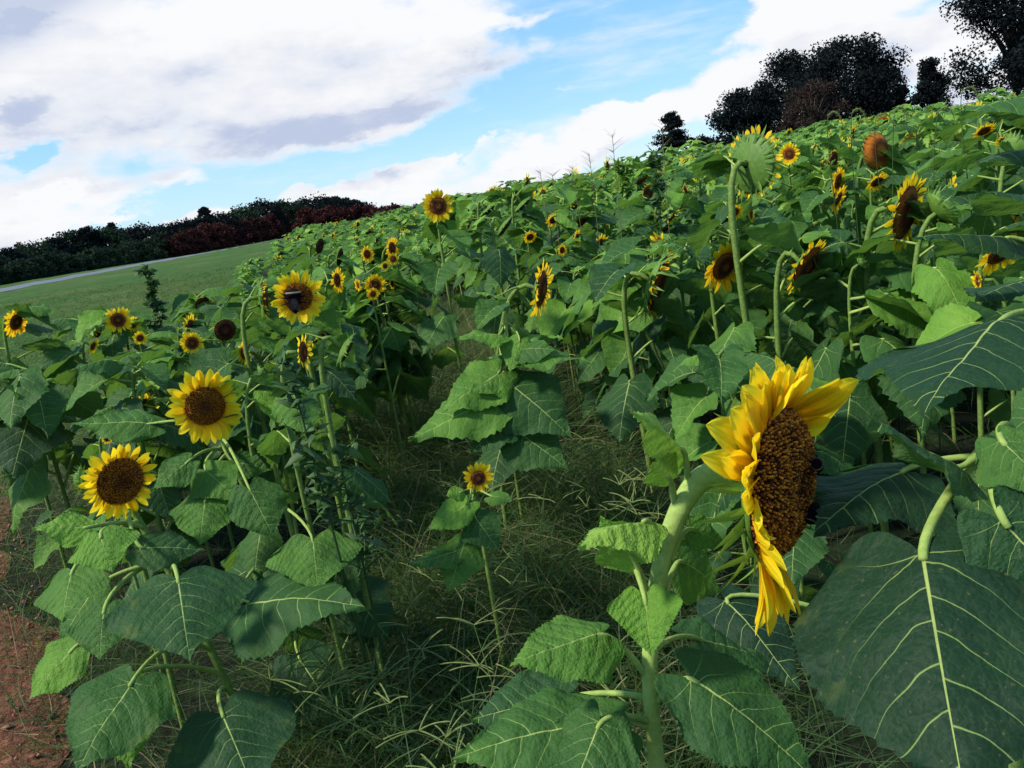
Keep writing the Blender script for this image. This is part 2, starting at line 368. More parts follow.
# ------------------------------------------------------------------ flower heads (local +Z is the way the flower faces)
def dome(R, h, nr=8, na=20, tint=.35, seed=0, dimple=.25):
    r_ = np.linspace(0, 1, nr); a = np.linspace(0, 2 * pi, na + 1)
    A, Rr = np.meshgrid(a, r_)
    rg = np.random.default_rng(seed)
    Z = h * (1 - Rr ** 2.6) - dimple * h * np.exp(-(Rr / .35) ** 2)
    V = np.stack([R * Rr * np.cos(A), R * Rr * np.sin(A), Z], -1).reshape(-1, 3)
    t = tint + .16 * np.cos((Rr.ravel() - .82) * 9) + rg.normal(size=V.shape[0]) * .04
    return V, grid_faces(nr, na + 1), np.stack([Rr.ravel(), A.ravel() / 6.283], 1), t
def disc_mb(R, h, lod, seed=0, tint=.35):
    mb = MB(); V, Q, uv, t = dome(R, h, *((14, 44) if lod else (6, 16)), tint=tint - (.2 if lod == 2 else 0), seed=seed)
    mb.add(V, Q, None, uv, t)
    if lod == 2:                     # every floret its own small spike, set in spirals
        rg = np.random.default_rng(seed); N = 1900; k = np.arange(N) + .5
        rr = np.sqrt(k / N) * .985; an = k * 2.39996
        s = R * .030 * (.8 + .5 * rr); z = h * (1 - rr ** 2.6) - .25 * h * np.exp(-(rr / .35) ** 2)
        ht = R * (.03 + .055 * np.clip((rr - .15) * 1.6, 0, 1)) * rg.uniform(.6, 1.3, N)
        c = np.stack([R * rr * np.cos(an), R * rr * np.sin(an), z - .001], 1)
        dz = 2.6 * h / R * rr ** 1.6; nn = np.stack([dz * np.cos(an), dz * np.sin(an), np.ones(N)], 1); nn /= np.linalg.norm(nn, axis=1)[:, None]
        nn += rg.normal(size=(N, 3)) * .16; nn /= np.linalg.norm(nn, axis=1)[:, None]
        ex = np.cross(nn, [0, 1, .1]); ex /= np.linalg.norm(ex, axis=1)[:, None]; ey = np.cross(nn, ex)
        qs = [c + s[:, None] * .5 * (ex * a + ey * b) for a, b in ((1, 1), (-1, 1), (-1, -1), (1, -1))]
        tp = [c + nn * ht[:, None] + s[:, None] * .34 * (ex * a + ey * b) for a, b in ((1, 1), (-1, 1), (-1, -1), (1, -1))]
        V = np.stack(qs + tp, 1).reshape(-1, 3); b = np.arange(N)[:, None] * 8
        Qs = np.concatenate([b + np.array([[0, 1, 5, 4]]), b + np.array([[1, 2, 6, 5]]), b + np.array([[2, 3, 7, 6]]), b + np.array([[3, 0, 4, 7]]), b + np.array([[4, 5, 6, 7]])])
        tt = np.clip(rg.normal(.66, .22, N) - .32 * np.exp(-(rr / .3) ** 2), .02, 1)
        ti = np.stack([tt * .25] * 4 + [tt] * 4, 1).ravel()
        mb.add(V, Qs, None, None, ti)
    return mb
def petal(l, w, nr, nc, bend=.3, cup=.25, twist=0., ph=0.):
    t = np.linspace(0, 1, nr); s = np.linspace(-1, 1, nc); T, S = np.meshgrid(t, s, indexing='ij')
    W = w * .5 * np.interp(T, [0, .12, .35, .6, .82, .93, 1], [.42, .68, .97, 1, .68, .36, .03])
    X = S * W; Y = T * l; Z = cup * W * (S * S) + .03 * w * np.cos(S * 9.4) * (T > 0) * (T < 1)
    tw = twist * T; X, Z = X * np.cos(tw) - Z * np.sin(tw), X * np.sin(tw) + Z * np.cos(tw)
    th = bend * T; Y, Z = Y * np.cos(th * .6) - Z * np.sin(th), Z * np.cos(th) + l * bend * .5 * T ** 2 + .03 * l * np.sin(T * 7 + ph) * T
    return np.stack([X, Y, Z], -1).reshape(-1, 3), grid_faces(nr, nc), np.stack([S * .5 + .5, T], -1).reshape(-1, 2)
def petals_mb(R, l, n, lod, seed=0, elev=.15, spread=.25, keep=None, orange=.15, wf=1., droop=0.):
    mb = MB(); r = np.random.default_rng(seed); nr, nc = ((10, 5) if lod == 2 else (6, 3) if lod == 1 else (4, 3))
    for i in range(n):
        a = 2 * pi * (i + r.uniform(-.3, .3)) / n
        if keep is not None and not keep(a): continue
        e = elev * .7 + r.normal() * spread * .45 + (.12 if i % 2 else -.05)
        ll = l * r.uniform(.72, 1.12); w = ll * r.uniform(.34, .48) * wf
        V, Q, uv = petal(ll, w, nr, nc, r.normal(-.05, .28), r.uniform(.1, .5), r.normal() * .35, r.uniform(0, 6))
        V = V @ rotx(e).T + [0, R * .93, .0]; V = V @ rotz(a - pi / 2 + r.normal() * .05).T
        mb.add(V, Q, None, uv, np.clip(orange + r.normal() * .10, 0, 1))
    return mb
def calyx_mb(R, lod, seed=0, n=26, ln=.55, depth=.45, flare=.35, tint=.5, wb=.40):
    """green receptacle behind the disc with pointed bracts"""
    mb = MB(); r = np.random.default_rng(seed)
    na = 24 if lod else 12; prof = [(.14, -depth), (.35, -depth * .93), (.7, -depth * .62), (.95, -depth * .28), (1.04, -.02), (.97, .02)]
    a = np.linspace(0, 2 * pi, na + 1)
    V = np.concatenate([np.stack([q * R * np.cos(a), q * R * np.sin(a), np.full(na + 1, z * R)], 1) for q, z in prof])
    mb.add(V, grid_faces(len(prof), na + 1), None, None, tint)
    for i in range(n):
        an = 2 * pi * (i + r.uniform(-.4, .4)) / n; l = R * ln * r.uniform(.7, 1.3); w = l * wb
        nr = 6 if lod else 3
        t = np.linspace(0, 1, nr)[:, None]; s = np.array([[-1, 0, 1]]); W = w * .5 * np.interp(t, [0, .3, .7, 1], [.8, 1, .45, .02])
        X = s * W; Y = t * l + 0 * s; Z = np.abs(s) * W * .4 + l * .25 * r.normal() * t ** 2
        B = np.stack([X, Y, Z], -1).reshape(-1, 3) @ rotx(flare + r.normal() * .35 - .1).T
        k = r.uniform(.72, 1.0); B = B + [0, R * k, -R * depth * (1 - k ** 3) * .9 - R * .04]
        mb.add(B @ rotz(an).T, grid_faces(nr, 3), None, None, np.clip(tint + r.normal() * .15, 0, 1))
    return mb

# ------------------------------------------------------------------ leaf library (origin where the stalk leaves the stem, +Y outward)
def lib_leaf(seed, hi, droop, plen, wr):
    mb = MB(); r = np.random.default_rng(seed); elp = r.uniform(.15, .8)
    p3 = np.array([r.uniform(-.03, .03), plen * cos(elp), plen * sin(elp)])
    pts = bez(np.zeros(3), p3 * .4 + [0, 0, -.01], p3 * .8 + [0, 0, .03], p3 + [0, .02, 0], 6 if hi else 3)
    add_tube(mb, pts, np.linspace(.021, .014, len(pts)), 6 if hi else 3, .6, 1)
    a = np.array([r.uniform(-.15, .15), cos(droop), -sin(droop)])
    n = np.array([r.uniform(-.35, .35), sin(droop), cos(droop)])
    V, Q, uv = place_blade(p3 + [0, .015, 0], p3 + a, n, nr=26 if hi else 8, nc=13 if hi else 5, wr=wr, curl=r.uniform(.15, .7), fold=r.uniform(.0, .42) * r.choice([1, 1, -.7]),
                           wave=r.uniform(.05, .12), quilt=.005 if hi else 0, seed=seed, serr=.014 if hi else .02, asym=r.uniform(-1, 1))
    mb.add(V, Q, None, uv, .42)
    return mb
NL = 9
LIBH = []; LIBL = []
for k in range(NL):
    dr = [.05, .3, .5, .7, .9, 1.1, .2, .6, .85][k]; pl = [.45, .5, .4, .45, .5, .4, .3, .35, .5][k]; w = [.42, .48, .5, .46, .5, .44, .38, .5, .43][k]
    LIBH.append(lib_leaf(k, True, dr, pl, w)); LIBL.append(lib_leaf(k, False, dr, pl, w))
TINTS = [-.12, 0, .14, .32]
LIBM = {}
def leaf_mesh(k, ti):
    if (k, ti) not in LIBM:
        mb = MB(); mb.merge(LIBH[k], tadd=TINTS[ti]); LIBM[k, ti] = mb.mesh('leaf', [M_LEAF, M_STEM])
    return LIBM[k, ti]

def leaf_plan(h, n, size, r, top=.93, bot=.12):
    out = []
    for i in range(n):
        f = bot + (top - bot) * (i + .3) / n; s = size * np.interp(f, [0, .3, .6, .85, 1], [.75, 1.1, 1.05, .80, .50]) * r.uniform(.85, 1.2)
        k = int(r.choice([3, 4, 5, 7, 8] if f < .55 else [1, 2, 3, 7, 8, 2] if f < .85 else [0, 1, 6]))
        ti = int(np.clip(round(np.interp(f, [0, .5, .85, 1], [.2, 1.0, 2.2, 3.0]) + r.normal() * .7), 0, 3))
        out.append((f, i * 2.39996 + r.uniform(-.5, .5), s, k, ti))
    return out
def stem_curve(root, H, n, neck=.12, npt=14, lean=None):
    hh = H[2] - root[2]
    back = H - n * .5 * neck
    p1 = root + UP * hh * .55 + (lean if lean is not None else 0)
    p2 = H - n * neck * 1.5 + UP * (neck * .5 + .10 * hh * max(0, -n[2]))
    return bez(root, p1, p2, H - n * .02, npt)

# ------------------------------------------------------------------ terrain
ROAD = lambda x, y: -x - 28 - .092 * y
def sstep(a, b, x): t = np.clip((np.asarray(x, float) - a) / (b - a), 0, 1); return t * t * (3 - 2 * t)
def hz(x, y):
    x = np.asarray(x, float); y = np.asarray(y, float); r = np.hypot(x, y); az = np.degrees(np.arctan2(x, y))
    A = np.interp(az, [-180, -60, -12, -4, 4, 15, 25, 32, 60, 180], [.5, .78, .78, .45, .5, .92, 1.05, .85, .8, .5])
    z = A * sstep(7, 46, r)
    z = z + .26 * sstep(0, 4, ROAD(x, y)) * sstep(20, 40, y) * (1 - sstep(95, 150, y))
    z = z + .04 * np.sin(x * .9 + 1) * np.sin(y * .7) * sstep(2, 6, r)
    return z
def ground():
    rs = np.concatenate([[0], np.geomspace(.25, 12, 40), np.linspace(12.5, 130, 150), np.geomspace(133, 6000, 40)])
    a = np.concatenate([np.linspace(-180, -45, 30, endpoint=False), np.linspace(-45, 45, 200), np.linspace(45, 180, 31)[1:]])
    A, R_ = np.meshgrid(np.radians(a), rs); x = R_ * np.sin(A); y = R_ * np.cos(A)
    mb = MB(); mb.add(np.stack([x, y, hz(x, y)], -1).reshape(-1, 3), grid_faces(len(rs), len(a))[:, ::-1])
    m, T = newmat('field_ground'); pos = T.new('ShaderNodeNewGeometry').outputs['Position']; s = T.sep(pos)
    n1 = T.noise(pos, .25, 4, .6); n2 = T.noise(pos, 2.5, 5, .65); n3 = T.noise(pos, 25, 4, .7); n4 = T.noise(T.comb(T.m('MULTIPLY', s[0], .05), T.m('MULTIPLY', s[1], .25), 0), 1, 3)
    grass = T.mix(T.smooth(n2, .35, .65), (.024, .068, .013), (.052, .112, .020))
    grass = T.mix(T.smooth(n1, .45, .7), grass, (.085, .115, .03)); grass = T.mix(T.smooth(n4, .6, .72, 0, .6), grass, (.085, .08, .035))
    grass = T.mix(T.smooth(n3, .4, .8, 0, .6), grass, (.018, .045, .012))
    soil = T.mix(n3, (.005, .008, .005), (.015, .017, .010)); soil = T.mix(T.smooth(n2, .45, .6, 0, .7), soil, (.016, .034, .012))  # near-black soil tones also carry the painted shade of the gap
    # grass lies left of the sunflower edge
    y = s[1]; e1 = T.m('MULTIPLY_ADD', T.m('SUBTRACT', y, 6.8), -.187, -3.7)
    edge = T.m('SUBTRACT', e1, s[0]); edge = T.m('ADD', edge, T.m('MULTIPLY', T.m('SUBTRACT', n2, .5), .8))
    col = T.mix(T.smooth(edge, -.2, .3), soil, grass)
    finish(T, col, .95, .1, T.bump(T.m('ADD', n3, T.m('MULTIPLY', n2, 2)), .7, .05))
    tag(mb.obj('ground', m), kind='structure')
    # red dirt path
    d = nrm([-.524, .851, 0])[:2]; pr = np.array([d[1], -d[0]])
    s_ = np.linspace(-3.5, 26, 190); w_ = np.linspace(0, 1, 26); S, W = np.meshgrid(s_, w_, indexing='ij')
    edge = .10 * np.sin(S * 2.1) + .06 * np.sin(S * 5.3 + 1)
    c = np.array([-1.73, 2.51]); off = edge * (1 - W) - W * 2.3 + .01 + .03 * np.sin(S * 17) * (1 - W) + .025 * np.sin(S * 31 + 2) * (1 - W)
    x = c[0] + d[0] * S + pr[0] * off; y = c[1] + d[1] * S + pr[1] * off
    rr = .012 * rng.normal(size=x.shape) + .02 * np.sin(W * 9 + S * .5)
    mb = MB(); mb.add(np.stack([x, y, hz(x, y) + .02 * np.sin(W * pi) + .004 + np.abs(rr) * np.sin(W * pi)], -1).reshape(-1, 3), grid_faces(len(s_), len(w_)))
    m, T = newmat('red_dirt'); pos = T.new('ShaderNodeNewGeometry').outputs['Position']
    n1 = T.noise(pos, 3, 5, .65); n2 = T.noise(pos, 30, 5, .7)
    col = T.mix(n1, (.06, .024, .015), (.32, .135, .082)); col = T.mix(T.smooth(n2, .5, .75, 0, .7), col, (.45, .22, .13)); col = T.mix(T.smooth(n2, .5, .3, 0, .7), col, (.035, .014, .01))
    finish(T, col, .95, .1, T.bump(T.m('ADD', T.m('ADD', n2, n1), T.m('MULTIPLY', T.noise(pos, 9, 3, .6), 1.5)), 1, .07)); tag(mb.obj('dirt_path', m), kind='structure')
    # pale road beyond the grass
    yy = np.linspace(-5, 420, 160); w_ = np.array([0, .5, 1.]); Y, W = np.meshgrid(yy, w_, indexing='ij'); X = -28 - .092 * Y - .6 - W * 2.3
    mb = MB(); mb.add(np.stack([X, Y, hz(X, Y) + .02], -1).reshape(-1, 3), grid_faces(len(yy), 3))
    m, T = newmat('pale_asphalt'); pos = T.new('ShaderNodeNewGeometry').outputs['Position']
    finish(T, T.mix(T.noise(pos, .6, 5, .7), (.08, .09, .11), (.14, .15, .18)), .8, .3); tag(mb.obj('road', m), kind='structure')
ground()
def HZ(x, y): return float(hz(x, y))

# ------------------------------------------------------------------ trees
def foliage_mat(name, c0, c1, c2):
    m, T = newmat(name); pos = T.new('ShaderNodeNewGeometry').outputs['Position']; n = T.noise(pos, .45, 3, .6)
    t = T.m('ADD', T.m('MULTIPLY', attr(T), .5), T.m('MULTIPLY', n, .6), clamp=True)
    finish(T, T.ramp(t, [(.2, c0), (.5, c1), (.85, c2)]), .9, .02, None, .18); return m
M_T = {'dark': foliage_mat('dark_foliage', (.007, .010, .013), (.010, .014, .016), (.015, .021, .020)),
       'green': foliage_mat('green_foliage', (.013, .024, .018), (.020, .036, .023), (.030, .054, .028)),
       'red': foliage_mat('red_foliage', (.022, .010, .012), (.050, .018, .018), (.080, .032, .026)),
       'brown': foliage_mat('brown_foliage', (.018, .012, .012), (.035, .024, .022), (.055, .042, .03))}
def cards(mb, C, size, rg, flat=0., tint=None):
    n = len(C); u = rg.normal(size=(n, 3)); u /= np.linalg.norm(u, axis=1)[:, None]; v = rg.normal(size=(n, 3)); v[:, 2] *= (1 - flat)
    v = np.cross(u, v); v /= np.linalg.norm(v, axis=1)[:, None]; s = size * rg.uniform(.5, 1.3, n)[:, None]
    V = np.stack([C - u * s * .5, C + v * s * .35, C + u * s * .5, C - v * s * .35 + u * s * .1], 1).reshape(-1, 3)
    mb.add(V, np.arange(4 * n).reshape(-1, 4), None, None, np.repeat(rg.uniform(0, 1, n) if tint is None else tint, 4))
def tree(x, y, h, w, kind='dark', style='round', seed=0, n=5000, card=.4, name='tree', label='', cat='tree', group=None, trunk=.2, sunk=.3):
    n = int(n * 2.6); card *= .68; rg = np.random.default_rng(seed); z0 = HZ(x, y) - sunk; root = thing(name, (x, y, z0), label, cat, group)
    tb = MB(); cb = MB(); c0 = h * trunk
    add_tube(tb, [(0, 0, 0), (.02 * w, 0, h * .3), (.0, .02 * w, h * .6), (0, 0, h * .9)], np.array([.035, .026, .016, .004]) * h * .6, 8)
    cents = []; rad = []
    if style == 'conifer':
        for k in range(60):
            f = rg.uniform(.05, .97); a = rg.uniform(0, 6.28); L = w * .5 * (1 - f) ** .8 * rg.uniform(.75, 1.1)
            p = np.array([0, 0, h * f]); q = p + [cos(a) * L, sin(a) * L, -.05 * h * (1 - f) + .02 * h]
            add_tube(tb, [p, (p + q) / 2, q], [.006 * h, .004 * h, .001 * h], 4)
            for g in np.linspace(.15, 1, 5): cents.append(p + (q - p) * g); rad.append(np.array([.10, .10, .035]) * h * (1.1 - .4 * f) * (.6 + .4 * g))
    else:
        nb = {'round': 70, 'oval': 44, 'bush': 34, 'open': 56}[style]
        for k in range(nb):
            a = rg.uniform(0, 6.28); f = rg.uniform(0, 1); lat = (sqrt(max(0, 1 - (2 * f - 1) ** 2)) if f > .5 else .86 + .28 * f) if style != 'oval' else (1 - f) ** .7 * 1.0
            if style == 'bush': lat = sqrt(max(0, 1 - f * f))
            rr = w * .5 * lat * sqrt(rg.uniform(.12, .92)); c = np.array([cos(a) * rr, sin(a) * rr, c0 + (h - c0) * (.1 + .82 * f)])
            s = w * rg.uniform(.10, .19) * (.8 if style == 'open' else 1); cents.append(c); rad.append(np.array([s, s, s * .75]))
            if k % 2 == 0:
                p = np.array([0, 0, c0 * .6 + (c[2] - c0) * .5]); add_tube(tb, [p, p * .5 + c * .5 + [0, 0, .02 * h], c], [.012 * h, .007 * h, .002 * h], 4)
    cents = np.array(cents); rad = np.array(rad); k = rg.integers(0, len(cents), n)
    d = rg.normal(size=(n, 3)); d /= np.linalg.norm(d, axis=1)[:, None]; C = cents[k] + d * rad[k] * (rg.uniform(0, 1, n) ** .6)[:, None] * 1.3
    bt = rg.uniform(0, 1, len(cents)); cards(cb, C, card, rg, 0, np.clip(bt[k] * .6 + rg.uniform(0, .4, n), 0, 1))
    tb.obj('trunk', M_BARK, root); cb.obj('crown', M_T[kind], root, smooth=False); return root
def tree_px(pxc, pyb, top, wpx, d, **k):
    """stand a tree at the ground point seen in the direction of (pxc, pyb), d metres away, as tall and wide as it looks"""
    p = P(pxc, pyb, d); zb = HZ(p[0], p[1]); zt = P(pxc - (pyb - top) * .14, top, d)[2]
    return tree(p[0], p[1], zt - zb + .3, wpx * d / F, **k)
def horizon(px): return 280 - .158 * px

def treeline():
    tops = lambda x: np.interp(x, [-60, 0, 25, 45, 90, 105, 122, 150, 175, 215, 250, 285, 325, 350, 372, 400], [262, 254, 246, 244, 232, 230, 228, 228, 226, 217, 209, 206, 202, 201, 210, 208])
    n = 0; x = -50; rg = np.random.default_rng(3)
    def dist(px):
        az = abs(azel(px, horizon(px))[0]); return min(300, 37 / max(sin(az) - .092 * cos(az), .12) + 4)
    where = [(60, 'at the far left end of the treeline'), (130, 'behind the left part of the pale road'), (230, 'behind the red hedge'), (500, 'over the right part of the red hedge')]
    while x < 372:
        w = rg.uniform(24, 44); d = dist(x) + rg.uniform(6, 26); t = tops(x) - 4 + rg.uniform(-3, 4); wh = next(s for lim, s in where if x < lim)
        kd = 'dark' if rg.uniform() < .6 else 'green'
        tree_px(x, horizon(x) + 3, t, w * 1.15, d, kind=kd, style='round', seed=100 + n, n=2600, card=d * .0042, name='distant_tree', trunk=.08,
                label='%s round-crowned tree %s, one of its row' % ('dark' if kd == 'dark' else 'dull green', wh), group='distant trees %s (%s)' % (wh, kd), sunk=.5)
        x += w * .52; n += 1
    for px, t, w in ((213, 206, 15), (121, 221, 12), (95, 226, 22), (335, 197, 26), (352, 198, 22)):
        d = dist(px) + 20
        tree_px(px, horizon(px) + 3, t, w, d, kind='dark', style='open', seed=300 + px, n=1500, card=d * .0035, name='distant_tree', trunk=.45,
                label={213: 'thin loose tree poking above the treeline left of the red hedge', 121: 'small pointed dark treetop above the left treeline', 95: 'rounded dark treetop above the left treeline', 335: 'taller dark crown standing over the red hedge', 352: 'last tall dark crown at the right end of the treeline'}[px])
    for i in range(16):      # low green scrub before the trees on the left
        px = -30 + i * 14; d = dist(px) + 1
        tree_px(px, horizon(px) + 5, horizon(px) - rg.uniform(12, 22), 30, d, kind='green', style='bush', seed=400 + i, n=1500, card=d * .004, name='roadside_bush', cat='bush', trunk=.0,
                label='dull green bush beside the pale road at left', group='green bushes along the road')
    for i in range(19):
        px = 172 + i * 12.5; d = dist(px) - 2 if px < 300 else 190
        tree_px(px, horizon(px) + 5, horizon(px) - np.interp(px, [165, 200, 300, 380, 420], [12, 20, 24, 12, 7]) + rg.uniform(-3, 2), 27, d, kind='red', style='bush', seed=500 + i, n=2200, card=d * .0038, name='red_bush', cat='bush', trunk=.0,
                label='dark red leafy bush in the hedge between the green field and the distant trees', group='dark red bushes of the hedge')
    # far-off wood that reads as one mass
    mb = MB(); C = []
    for i in range(150):
        px = rg.uniform(360, 700); d = rg.uniform(280, 330); p = P(px, horizon(px), d); hh = rg.uniform(.5, 1) * np.interp(px, [360, 480, 560, 700], [12, 11, 8, 10]) * d / F
        z = HZ(p[0], p[1]); c = np.array([p[0], p[1], z]); q = rg.normal(size=(260, 3)) * [2.8, 2.8, hh * .28] + [0, 0, hh * .5]; C.append(c + q)
    C = np.concatenate(C); cards(mb, C, 1.3, rg); tag(mb.obj('far_wood', M_T['green'], smooth=False), 'low dark green wood on the horizon behind the sunflowers', 'woodland', kind='stuff')
    # the big trees on the right
    tree_px(852, 146, 40, 104, 74, kind='dark', style='round', seed=21, n=15000, card=.36, name='broadleaf_tree', trunk=.02, label='tallest broad rounded dark tree behind the right part of the field')
    tree_px(795, 150, 58, 92, 80, kind='dark', style='round', seed=22, n=12000, card=.36, name='broadleaf_tree', trunk=.02, label='rounded dark tree merging into the left side of the tallest one')
    tree_px(745, 158, 92, 64, 78, kind='dark', style='round', seed=23, n=7000, card=.36, name='broadleaf_tree', trunk=.02, label='lower dark tree sloping down at the left end of the big tree group')
    tree_px(815, 148, 78, 66, 66, kind='brown', style='open', seed=24, n=4500, card=.26, name='broadleaf_tree', trunk=.02, label='brownish thin-leaved tree in front of the big dark trees')
    tree_px(884, 146, 60, 46, 78, kind='dark', style='round', seed=29, n=5000, card=.36, name='broadleaf_tree', trunk=.02, label='dark tree forming the right shoulder of the big tree group')
    tree_px(934, 136, 54, 50, 80, kind='dark', style='oval', seed=25, n=6000, card=.34, name='broadleaf_tree', trunk=.05, label='narrow pointed dark tree between the big group and the tree at the right edge')
    tree_px(905, 140, 84, 26, 74, kind='red', style='oval', seed=26, n=1600, card=.3, name='red_bush', cat='bush', trunk=.05, label='small dark reddish bush beside the pointed tree')
    tree_px(1016, 128, -42, 108, 66, kind='dark', style='round', seed=27, n=15000, card=.36, name='broadleaf_tree', trunk=.2, label='huge dark tree at the right edge running out of the top of the picture')
    tree_px(675, 166, 114, 70, 84, kind='dark', style='conifer', seed=28, n=9000, card=.30, name='conifer_tree', trunk=.0, label='small dark conifer with level boughs on the ridge')
    tree_px(704, 162, 136, 30, 90, kind='dark', style='round', seed=31, n=1600, card=.36, name='broadleaf_tree', trunk=.05, label='small dark tree just right of the conifer')
treeline()

# ------------------------------------------------------------------ sunflowers
ROOTS = []      # (x, y) of stems already planted
KEYS = []
FIX = []        # blooms that must stay in view: px, py, radius px, depth
def face_dir(H, yaw, pitch):
    v = nrm([H[0], H[1], 0]); rt = np.array([v[1], -v[0], 0]); a = radians(yaw); p = radians(pitch)
    return nrm(cos(p) * (-cos(a) * v + sin(a) * rt) + sin(p) * UP)
def add_head(root, H, n, R, state, lod, seed, L=.62, npet=30, orange=.15, keep=None, spin=0., elev=.15, droop=0.):
    """flower_head (green back and bracts) > disc, petals, all in the plant's space"""
    M = frame(n) @ rotz(spin); Mt = Matrix([[*map(float, M[i])] for i in range(3)]).to_4x4(); Mt.translation = Vector([float(q) for q in (H - root_loc(root))])
    h = calyx_mb(R, lod, seed, n=46 if lod else 18, depth=.45 if state == 'bud' else .32, wb=.26, ln=.6 if state == 'nod' else (.55 if state == 'bud' else .42), flare=.9 if state == 'bud' else .45, tint=.5 if state in ('nod', 'bud') else .3).obj('flower_head', M_BRACT, root)
    h.matrix_local = Mt
    if state == 'bud':
        disc_mb(R * .8, R * .5, min(lod, 1), seed, .2).obj('disc', M_BRACT, h); return h
    disc_mb(R, R * (.42 if state == 'seed' else .24 if lod < 2 else .32), lod, seed, {'seed': .50, 'nod': .25, 'dark': .12}.get(state, .3)).obj('disc', M_DISC, h)
    if state in ('open',):
        petals_mb(R, R * L * 1.35, npet, lod, seed, elev=elev, orange=orange, keep=keep).obj('petals', M_PET, h)
    if state == 'nod': petals_mb(R, R * .36, 30, min(lod, 1), seed, elev=.8, orange=.7, spread=.9).obj('petals', M_PET, h)
    return h
def root_loc(root): return np.array(root.location)
def put_leaf(root, at, phi, s, k, ti):
    rz_ = root.rotation_euler.z; sc = root.scale[0]; g = root_loc(root)
    for tr in range(4):
        loc = np.asarray(at) + rotz(phi) @ np.array([0, .95 * s, .0]); w = g + rotz(rz_) @ loc * sc
        px, py, d = proj(w); rad = .42 * s * sc * F / max(d, .1)
        if not any(kd > d + .03 and hypot(px - kx, py - ky) < kr + rad for kx, ky, kr, kd in FIX): break
        phi += 1.6
    else: return None
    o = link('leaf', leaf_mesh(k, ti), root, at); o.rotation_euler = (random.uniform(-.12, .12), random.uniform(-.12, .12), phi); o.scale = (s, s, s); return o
def curve_at(pts, f):
    z = f * (len(pts) - 1); i = min(int(z), len(pts) - 2); return pts[i] + (pts[i + 1] - pts[i]) * (z - i)

def bloom(px, py, dia, d, yaw=20, pitch=-8, state='open', label='', nl=12, ls=.22, seed=None, rootoff=None, orange=.15, group=None, L=.78, npet=30, lod=None, key=True, cat='sunflower', clear=False, spin=0.):
    H = P(px, py, d); n = face_dir(H, yaw, pitch); Rt = dia * .5 * d / F; R = Rt / (1 + L * 1.2) if state == 'open' else Rt
    seed = seed if seed is not None else int(px * 7 + py)
    r = np.random.default_rng(seed)
    off = np.array(rootoff) if rootoff is not None else -n[:2] * (.05 + R) + r.normal(size=2) * .03
    rx, ry = H[0] + off[0], H[1] + off[1]; g = np.array([rx, ry, HZ(rx, ry) - .02])
    root = thing('sunflower_plant', g, label, cat, group)
    pts = stem_curve(g, H, n, neck=.06 + R) - g; sb = MB(); sr = np.clip(.005 + R * .075, .004, .013)
    add_tube(sb, pts, np.linspace(sr * 1.25, sr * .85, len(pts)), 8 if d < 6 else 5, .12); sb.obj('stem', M_STEM, root)
    lod = lod if lod is not None else (2 if dia > 60 and d < 3 else 1 if d < 5 else 0)
    add_head(root, H, n, R, state, lod, seed, orange=orange, L=L, npet=npet, spin=spin)
    for f, ph, s, k, ti in leaf_plan(1, nl, ls, r, top=.93, bot=.3 if d > 2.7 else .12):
        put_leaf(root, curve_at(pts, f), ph, s, k, ti)
    ROOTS.append((rx, ry))
    if key: KEYS.append((px, py, dia * .5, d))
    return root, H, n, R, pts

def custom_leaf(root, base, tip, up=.6, wr=.46, stalk=None, tint=.42, side=0., seed=0, curl=.3, fold=.15, wave=.05, pr=.006, hint=None, hi=True, arch=.14):
    """blade from base to tip (points in the place), its stalk from a point on the stem; up = how far it faces the sky rather than the viewer"""
    base = np.asarray(base); tip = np.asarray(tip); g = root_loc(root)
    toc = nrm(CAMP - base); rt = np.array([1., 0, 0])
    nh = hint if hint is not None else nrm(UP * up + toc * (1 - up) + rt * side)
    V, Q, uv = place_blade(base, tip, nh, nr=44 if hi else 24, nc=25 if hi else 13, wr=wr, curl=curl * .8, fold=fold, wave=wave, quilt=.006, seed=seed, serr=.011, asym=.3)
    mb = MB(); mb.add(V - g, Q, None, uv, tint)
    o = mb.obj('leaf', [M_LEAF], root)
    if stalk is not None:
        st = np.asarray(stalk); dd = tip - base; sb = MB()
        pts = bez(st, st + (base - st) * .4 + UP * np.linalg.norm(base - st) * arch, base - nrm(dd) * np.linalg.norm(base - st) * .12 + UP * .004, base + nrm(dd) * .01, 12)
        add_tube(sb, pts - g, np.linspace(pr * 1.15, pr * .75, 12), 8, .65); sb.obj('leaf_stalk', M_STEM, o)
    return o

def hair(root, pts, rad, n, length, seed=5):
    """short pale bristles along a stem"""
    r = np.random.default_rng(seed); mb = MB(); V = []
    for i in range(n):
        f = r.uniform(0, 1); p = curve_at(pts, f); q = curve_at(pts, min(f + .02, 1)); t = nrm(q - curve_at(pts, max(f - .02, 0)))
        u = nrm(np.cross(t, r.normal(size=3))); l = length * r.uniform(.5, 1.2); R_ = rad * .9; s = np.cross(t, u) * .00022
        b = p + u * R_; V += [b - s, b + s, b + u * l + t * l * .2 * r.normal()]
    mb.add(np.array(V), None, np.arange(len(V)).reshape(-1, 3), None, .9); return mb.obj('bristles', M_PALE, root)

